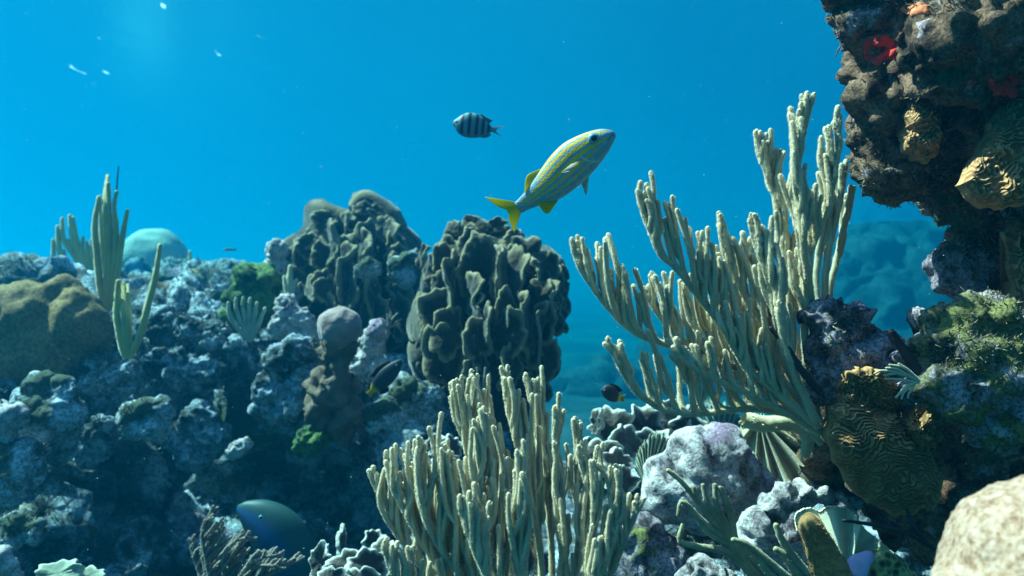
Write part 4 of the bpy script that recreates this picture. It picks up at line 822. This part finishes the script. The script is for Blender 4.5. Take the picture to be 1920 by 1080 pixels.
def eye(px, py, r, d, depth, parent, pup=0.62):
    bv, bf = ico(4); c = np.array(P(px, py, d)); c[1] -= depth
    e = mesh_obj('eye', bv * np.array((r, r * 0.45, r)) * K * d + c, bf, M['iris'], parent)
    mesh_obj('pupil', bv * np.array((r * pup, r * 0.3, r * pup)) * K * d + c - np.array((0, r * 0.24 * K * d, 0)), bf, M['pupil'], e, loc=None)

D0 = 1.04
st = [(*crop(556, 766), *crop(614, 838)), (*crop(596, 728), *crop(674, 810)), (*crop(640, 678), *crop(742, 786)), (*crop(700, 600), *crop(800, 768)), (*crop(760, 510), *crop(888, 742)), (*crop(830, 420), *crop(1000, 668)), (*crop(910, 347), *crop(1090, 588)), (*crop(1000, 300), *crop(1155, 518)), (*crop(1090, 268), *crop(1205, 452)), (*crop(1170, 252), *crop(1240, 398)), (*crop(1228, 258), *crop(1268, 340)), (*crop(1258, 268), *crop(1279, 312)), (*crop(1270, 278), *crop(1279, 298))]
def snapper_col(u, v, px):
    w = 0.013 * pnoise(np.c_[u * 60, v * 40, 0 * u]) + 0.008 * np.sin(u * 300)
    sc = np.sin(u * 330 + v * 60) * np.sin(u * 330 - v * 60)
    c = lerp((0.17, 0.31, 0.36), (0.19, 0.36, 0.39), smoothstep((v - 0.2) / 0.6))
    c = c * (1 + 0.16 * sc + 0.2 * pnoise(np.c_[u * 25, v * 14, 0 * u + 3]))[:, None]; c = c + (0.16 * smoothstep((sc - 0.3) / 0.4) * smoothstep((0.35 - u) / 0.2) * smoothstep((0.6 - v) / 0.2))[:, None]  # scale pattern, with silvery glints painted in as brighter speckle
    vv = v + w - 0.05 * smoothstep((u - 0.72) / 0.25)
    Y = np.array((0.78, 0.48, 0.0))
    for cen, wd, u0, u1 in ((0.045, 0.028, .25, .9), (0.16, 0.038, .22, .95), (0.31, 0.044, .02, .86), (0.48, 0.048, .0, .92), (0.645, 0.040, .05, .83), (0.80, 0.028, .22, .72)):
        k = smoothstep((wd - np.abs(vv - cen)) / 0.014 + 0.3) * smoothstep((u - u0) / 0.06) * smoothstep((u1 - u) / 0.06)
        if cen > 0.55: k = k * 0.8
        c = c * (1 - k[:, None]) + Y * k[:, None]
    k = smoothstep((0.06 - v) / 0.06) * 0.55; c = c * (1 - k[:, None]) + np.array((0.20, 0.14, 0.04)) * k[:, None]
    k = smoothstep((u - 0.90) / 0.05) * smoothstep((0.35 - v) / 0.2) * 0.6; c = c * (1 - k[:, None]) + np.array((0.20, 0.12, 0.09)) * k[:, None]
    gx, gy = crop(1010, 470); # gill cover edge: a pale bluish line
    e = np.abs(np.hypot(px[:, 0] - crop(1120, 360)[0], px[:, 1] - crop(1120, 360)[1]) - 33) ; k = smoothstep((1.3 - e) / 0.8) * (v > 0.5) * (u < 0.86) * (v < 0.93)
    c = c * (1 - 0.7 * k[:, None]) + 0.7 * k[:, None] * np.array((0.65, 0.72, 0.70))
    mx, my = crop(1245, 312); dx, dy = px[:, 0] - mx, px[:, 1] - my   # mouth
    k = smoothstep((1.2 - np.abs(dx * 0.75 + dy * 0.62)) / 0.7) * (np.abs(dx * 0.62 - dy * 0.75) < 10); c = c * (1 - 0.75 * k[:, None]) + 0.75 * k[:, None] * np.array((0.05, 0.06, 0.07))
    return c
fs = thing('striped_fish', 'silver fish with yellow stripes and a yellow forked tail, swimming up to the right', 'fish', P(*crop(900, 550), D0))
fish_body('body', st, D0, ([0, .1, .5, .8, 1], [.35, .42, .46, .5, .6]), snapper_col, fs, M['fish'], 260, 120, yaw=-0.03)
eye(*crop(1122, 326), 10.6, D0, 0.0178, fs)
yel = lambda u, v: lerp((0.58, 0.56, 0.06), (0.78, 0.68, 0.01), smoothstep((v - 0.2) / 0.8))
fin('tail_fin', [crop(575, 768), crop(590, 795), crop(612, 832)], [crop(344, 728), crop(425, 792), crop(505, 832), crop(520, 900), crop(556, 992)], D0 + 0.015, yel, fs, nu=44, rays=22)
fin('dorsal_fin', [crop(745, 530), crop(700, 610), crop(645, 690)], [crop(735, 530), crop(648, 580), crop(628, 706)], D0 + 0.008, lambda u, v: lerp((0.5, 0.47, 0.10), (0.76, 0.66, 0.02), smoothstep((v - 0.2) / 0.8)), fs)
fin('anal_fin', [crop(872, 742), crop(800, 765), crop(722, 772)], [crop(878, 750), crop(795, 852), crop(722, 780)], D0 + 0.005, lambda u, v: lerp((0.66, 0.6, 0.02), (0.82, 0.66, 0.005), v), fs)
fin('pelvic_fin', [crop(1100, 560), crop(1080, 585), crop(1050, 610)], [crop(1099, 570), crop(1078, 718), crop(1045, 640)], D0 + 0.004, lambda u, v: lerp((0.40, 0.55, 0.50), (0.62, 0.68, 0.45), v), fs)
fin('pelvic_fin', [crop(1060, 605), crop(1045, 620), crop(1030, 630)], [crop(1055, 612), crop(1018, 665), crop(1015, 655)], D0 + 0.018, lambda u, v: lerp((0.40, 0.55, 0.50), (0.6, 0.66, 0.5), v), fs)
fin('pectoral_fin', [crop(1028, 470), crop(1022, 490), crop(1015, 508)], [crop(960, 500), crop(893, 562), crop(950, 555)], D0 - 0.030, lambda u, v: lerp((0.50, 0.42, 0.14), (0.62, 0.62, 0.56), smoothstep(v * 2)), fs, splay=-0.008)

def simple_fish(name, label, st, d, colfn, fins, eye_at=None, ratio=([0, .5, 1], [.3, .36, .5]), n=(90, 40)):
    f = thing(name, label, 'fish', P((st[0][0] + st[-1][0]) / 2, (st[0][1] + st[-1][1]) / 2, d))
    fish_body('body', st, d, ratio, colfn, f, M['fish'], *n)
    for nm, a, b, c in fins: fin(nm, a, b, d, (lambda c: lambda u, v: np.tile(np.array(c), (len(u), 1)))(c), f, th=0.0012)
    if eye_at:
        h = max(np.hypot(s[0] - s[2], s[1] - s[3]) for s in st) / 2
        eye(eye_at[0], eye_at[1], eye_at[2], d, eye_at[3] * h * K * d, f, 0.6)
    return f
stA = [(*crop(396, 226), *crop(396, 258)), (*crop(352, 176), *crop(352, 284)), (*crop(302, 138), *crop(302, 300)), (*crop(246, 121), *crop(246, 303)), (*crop(196, 128), *crop(196, 296)), (*crop(152, 156), *crop(150, 268)), (*crop(122, 178), *crop(126, 228)), (*crop(110, 194), *crop(112, 208))]
def serg(u, v, px):
    c = lerp((0.11, 0.30, 0.26), (0.09, 0.21, 0.28), smoothstep((v - 0.05) / 0.4)); x = (px[:, 0] - 820) * 3.858; y = (px[:, 1] - 180) * 3.858
    for bx in (182, 234, 288, 334, 376):
        k = smoothstep((13 - np.abs(x + (y - 200) * 0.1 - bx)) / 8 + 0.3) * smoothstep((0.97 - v) / 0.12); c = c * (1 - k[:, None]) + np.array((0.014, 0.022, 0.055)) * k[:, None]
    k = smoothstep((140 - x) / 30) * 0.75; return c * (1 - k[:, None]) + np.array((0.05, 0.09, 0.16)) * k[:, None]
simple_fish('barred_fish', 'small deep bodied fish with five dark bars, swimming left in open water', stA, 1.75, serg, [
    ('tail_fin', [crop(390, 226), crop(396, 242), crop(392, 258)], [crop(492, 216), crop(425, 248), crop(470, 298)], (0.30, 0.42, 0.46)),
    ('dorsal_fin', [crop(300, 140), crop(340, 165), crop(375, 200)], [crop(320, 132), crop(380, 168), crop(400, 178)], (0.12, 0.18, 0.22)), ('anal_fin', [crop(310, 296), crop(340, 286), crop(372, 268)], [crop(330, 304), crop(370, 296), crop(392, 280)], (0.20, 0.30, 0.36))], (*crop(140, 192), 2.6, .33))
drk = lambda u, v, px: lerp((0.50, 0.34, 0.01), (0.022, 0.022, 0.028), smoothstep((u - 0.04) / 0.16))
simple_fish('damselfish', 'small dark fish with a yellow tail in the gap of open water', [(1165, 742, 1163, 752), (1157, 730, 1152, 754), (1146, 722, 1142, 752), (1136, 722, 1133, 745), (1129, 728, 1129, 738), (1126, 731, 1127, 735)], 1.6, drk, [('tail_fin', [(1164, 741), (1164, 746), (1163, 752)], [(1174, 739), (1169, 747), (1172, 754)], (0.45, 0.38, 0.04)), ('dorsal_fin', [(1140, 723), (1150, 726), (1160, 735)], [(1144, 719), (1158, 723), (1168, 733)], (0.02, 0.02, 0.025))], (1133, 731, 1.6, .3))
simple_fish('damselfish', 'dark slanting fish with a yellow tail beside the leaning pinnacle', [(694, 730, 701, 736), (697, 717, 714, 734), (705, 703, 728, 725), (718, 690, 741, 712), (733, 680, 750, 697), (745, 675, 754, 684), (751, 674, 754, 678)], 2.1, drk, [('tail_fin', [(694, 730), (697, 733), (701, 736)], [(686, 736), (690, 741), (694, 747)], (0.6, 0.42, 0.02)), ('dorsal_fin', [(735, 681), (718, 691), (702, 707)], [(728, 677), (708, 688), (694, 706)], (0.02, 0.02, 0.025)), ('anal_fin', [(728, 725), (720, 730), (712, 734)], [(730, 732), (722, 738), (710, 740)], (0.02, 0.02, 0.025))], (744, 684, 1.6, .3))
simple_fish('small_fish', 'tiny yellowish fish beside the left rim of the overhang', [(1569, 102, 1567, 103), (1572, 96, 1568, 99), (1576, 89, 1570, 93), (1578, 85, 1574, 87), (1578, 84, 1577, 85)], 0.95, lambda u, v, px: lerp((0.42, 0.30, 0.06), (0.10, 0.08, 0.04), smoothstep((v - 0.4) / 0.3)), [('tail_fin', [(1569, 101), (1568, 102.5), (1567, 103)], [(1568, 106), (1566, 105), (1564, 106)], (0.35, 0.28, 0.08))], n=(40, 24))
simple_fish('small_fish', 'tiny hazy fish over the back mounds of the left reef', [(440, 467, 440, 469), (434, 466, 434, 470), (426, 465, 426, 470), (419, 467, 419, 469)], 4.2, lambda u, v, px: lerp((0.12, 0.14, 0.06), (0.10, 0.12, 0.08), v), [('tail_fin', [(439, 467), (440, 468), (439, 469)], [(445, 465), (442, 468), (445, 471)], (0.1, 0.12, 0.07))], n=(40, 24))
simple_fish('small_fish', 'pale sliver of a fish at the left edge of the photo', [(-6, 499, -6, 501), (-1, 498, -1, 502), (4, 498.5, 4, 501.5), (9, 499.5, 9, 500.5)], 2.6, lambda u, v, px: lerp((0.55, 0.45, 0.30), (0.5, 0.45, 0.35), v), [('tail_fin', [(-5, 499), (-6, 500), (-5, 501)], [(-11, 496), (-8, 500), (-11, 504)], (0.45, 0.4, 0.25))], n=(40, 24))
stP = [(700, 1240, 640, 1330), (660, 1160, 590, 1280), (625, 1085, 555, 1200), (598, 1025, 530, 1140), (570, 980, 505, 1085), (538, 952, 485, 1045), (500, 938, 465, 1005), (465, 939, 452, 978), (446, 947, 444, 958)]
def parrot(u, v, px):
    c = lerp((0.015, 0.055, 0.052), (0.010, 0.038, 0.065), smoothstep((v - 0.25) / 0.4))
    k = 0.8 * smoothstep((u - 0.5) / 0.3) * smoothstep((v - 0.2) / 0.3) * smoothstep((0.75 - v) / 0.3); return c * (1 - k[:, None]) + np.array((0.015, 0.065, 0.20)) * k[:, None]
simple_fish('parrotfish', 'big blue green parrotfish with a rounded back resting in the dark hollow', stP, 2.2, parrot, [('dorsal_fin', [(560, 980), (600, 1060), (650, 1170)], [(572, 976), (616, 1058), (668, 1165)], (0.04, 0.14, 0.16)), ('pectoral_fin', [(520, 1030), (516, 1045), (510, 1058)], [(560, 1075), (552, 1095), (530, 1090)], (0.04, 0.18, 0.3))], (498, 962, 4, .40), ratio=([0, .5, 1], [.4, .5, .6]))

# drifting specks of plankton
b = Bag(); bv2, bf2 = ico(1)
V, F, k = [], [], 0
for i in range(420):
    d = RNG.uniform(0.6, 3.2); c = np.array(P(RNG.uniform(0, 1920), RNG.uniform(0, 1080), d)); r = RNG.uniform(0.0003, 0.0007) * (0.6 + 0.5 * d)
    V.append(bv2 * r * np.array((1, 1, 0.7)) + c); F.append(bf2 + k); k += len(bv2)
m = NT('plankton'); m.bsdf((0.6, 0.6, 0.55), 0.7)
tag(mesh_obj('plankton', np.concatenate(V), np.concatenate(F), m.m), kind='stuff')

# turf algae: fine fuzz in patches on the rock faces
def turf(picks, n, length, seed, mat, col_a, col_b, thr=0.0):
    Vs, As = [], []
    for o in picks:
        me = o.data; off = np.array(o.location); v = np.empty(len(me.vertices) * 3, np.float32); me.vertices.foreach_get('co', v); v = v.reshape(-1, 3) + off
        lt = np.array([p.vertices[:4] for p in me.polygons if len(p.vertices) == 4]); Vs.append((v, lt))
    out = Bag(); pts, nr = [], []
    for v, f in Vs:
        a, b, c, d = (v[f[:, k]] for k in range(4)); fn = np.cross(c - a, d - b); ar = np.linalg.norm(fn, axis=1) + 1e-12; fn = fn / ar[:, None]; ce = (a + c) / 2
        px = ce[:, 0] / (K * ce[:, 1]); py = ce[:, 2] / (K * ce[:, 1])
        w = ar / ce[:, 1] ** 2 * (np.abs(px) < 1000) * (np.abs(py) < 580) * (np.einsum('ij,ij->i', fn, ce) < 0.05) * (pnoise(ce * 9 / ce[:, 1:2] + seed) > thr)
        pts.append((ce, a, c, fn, w))
    ce, a, c, fn, w = (np.concatenate([q[k] for q in pts]) for k in range(5))
    i = RNG.choice(len(w), n, p=w / w.sum()); t_ = RNG.random((n, 1)); p = a[i] * t_ + c[i] * (1 - t_); N = fn[i]; dist = p[:, 1:2]
    L = length * dist * (0.5 + RNG.random((n, 1))); dr = N + 0.75 * RNG.normal(size=(n, 3)) + np.array((0, 0, 0.35)); dr /= np.linalg.norm(dr, axis=1)[:, None]
    sd = np.cross(dr, RNG.normal(size=(n, 3))); sd /= np.linalg.norm(sd, axis=1)[:, None]; wd = 0.13 * L; bend = 0.4 * L * RNG.normal(size=(n, 3))
    p = p - N * 0.1 * L; m_ = p + dr * L * 0.55; e_ = p + dr * L + bend * 0.5
    V = np.stack([p - sd * wd, p + sd * wd, m_ + sd * wd * 0.8, m_ - sd * wd * 0.8, e_ + sd * wd * 0.25, e_ - sd * wd * 0.25], 1).reshape(-1, 3)
    k = np.arange(n)[:, None] * 6; F = np.concatenate([k + np.array([[0, 1, 2, 3]]), k + np.array([[3, 2, 4, 5]])])
    kk = np.clip(0.5 + 0.6 * pnoise(p * 14 / dist) + 0.15 * RNG.normal(size=n), 0, 1)
    cl = np.repeat(np.array(col_a) * (1 - kk[:, None]) + np.array(col_b) * kk[:, None], 6, 0)
    return mesh_obj('turf_algae', V, F, mat, col=cl, loc=(0, 1.5, -0.4))
m = NT('turf_blades'); a_ = m.n('Attribute', attribute_name='col').outputs['Color']; m.bsdf(a_, 0.9, None, 0.1)
byl = lambda *w: [o for o in bpy.data.objects if o.type == 'MESH' and (o.name.startswith(w) or any(x in o.get('label', '') for x in w))]
left = [o for o in byl('reef_slope', 'rock_rubble') ] + [o for o in bpy.data.objects if o.name.split('.')[0] == 'rock' and o.location.y > 1.9]
tag(turf(left, 20000, 0.0055, 3.0, m.m, (0.055, 0.06, 0.03), (0.20, 0.19, 0.12), 0.05), kind='stuff')
right = byl('overhanging rock wall', 'sunlit yellow green ledge', 'purple grey knuckle', 'dark rock mass', 'small purple grey knob')
tag(turf(right, 11000, 0.0055, 8.0, m.m, (0.09, 0.075, 0.045), (0.30, 0.25, 0.18), 0.1), kind='stuff')
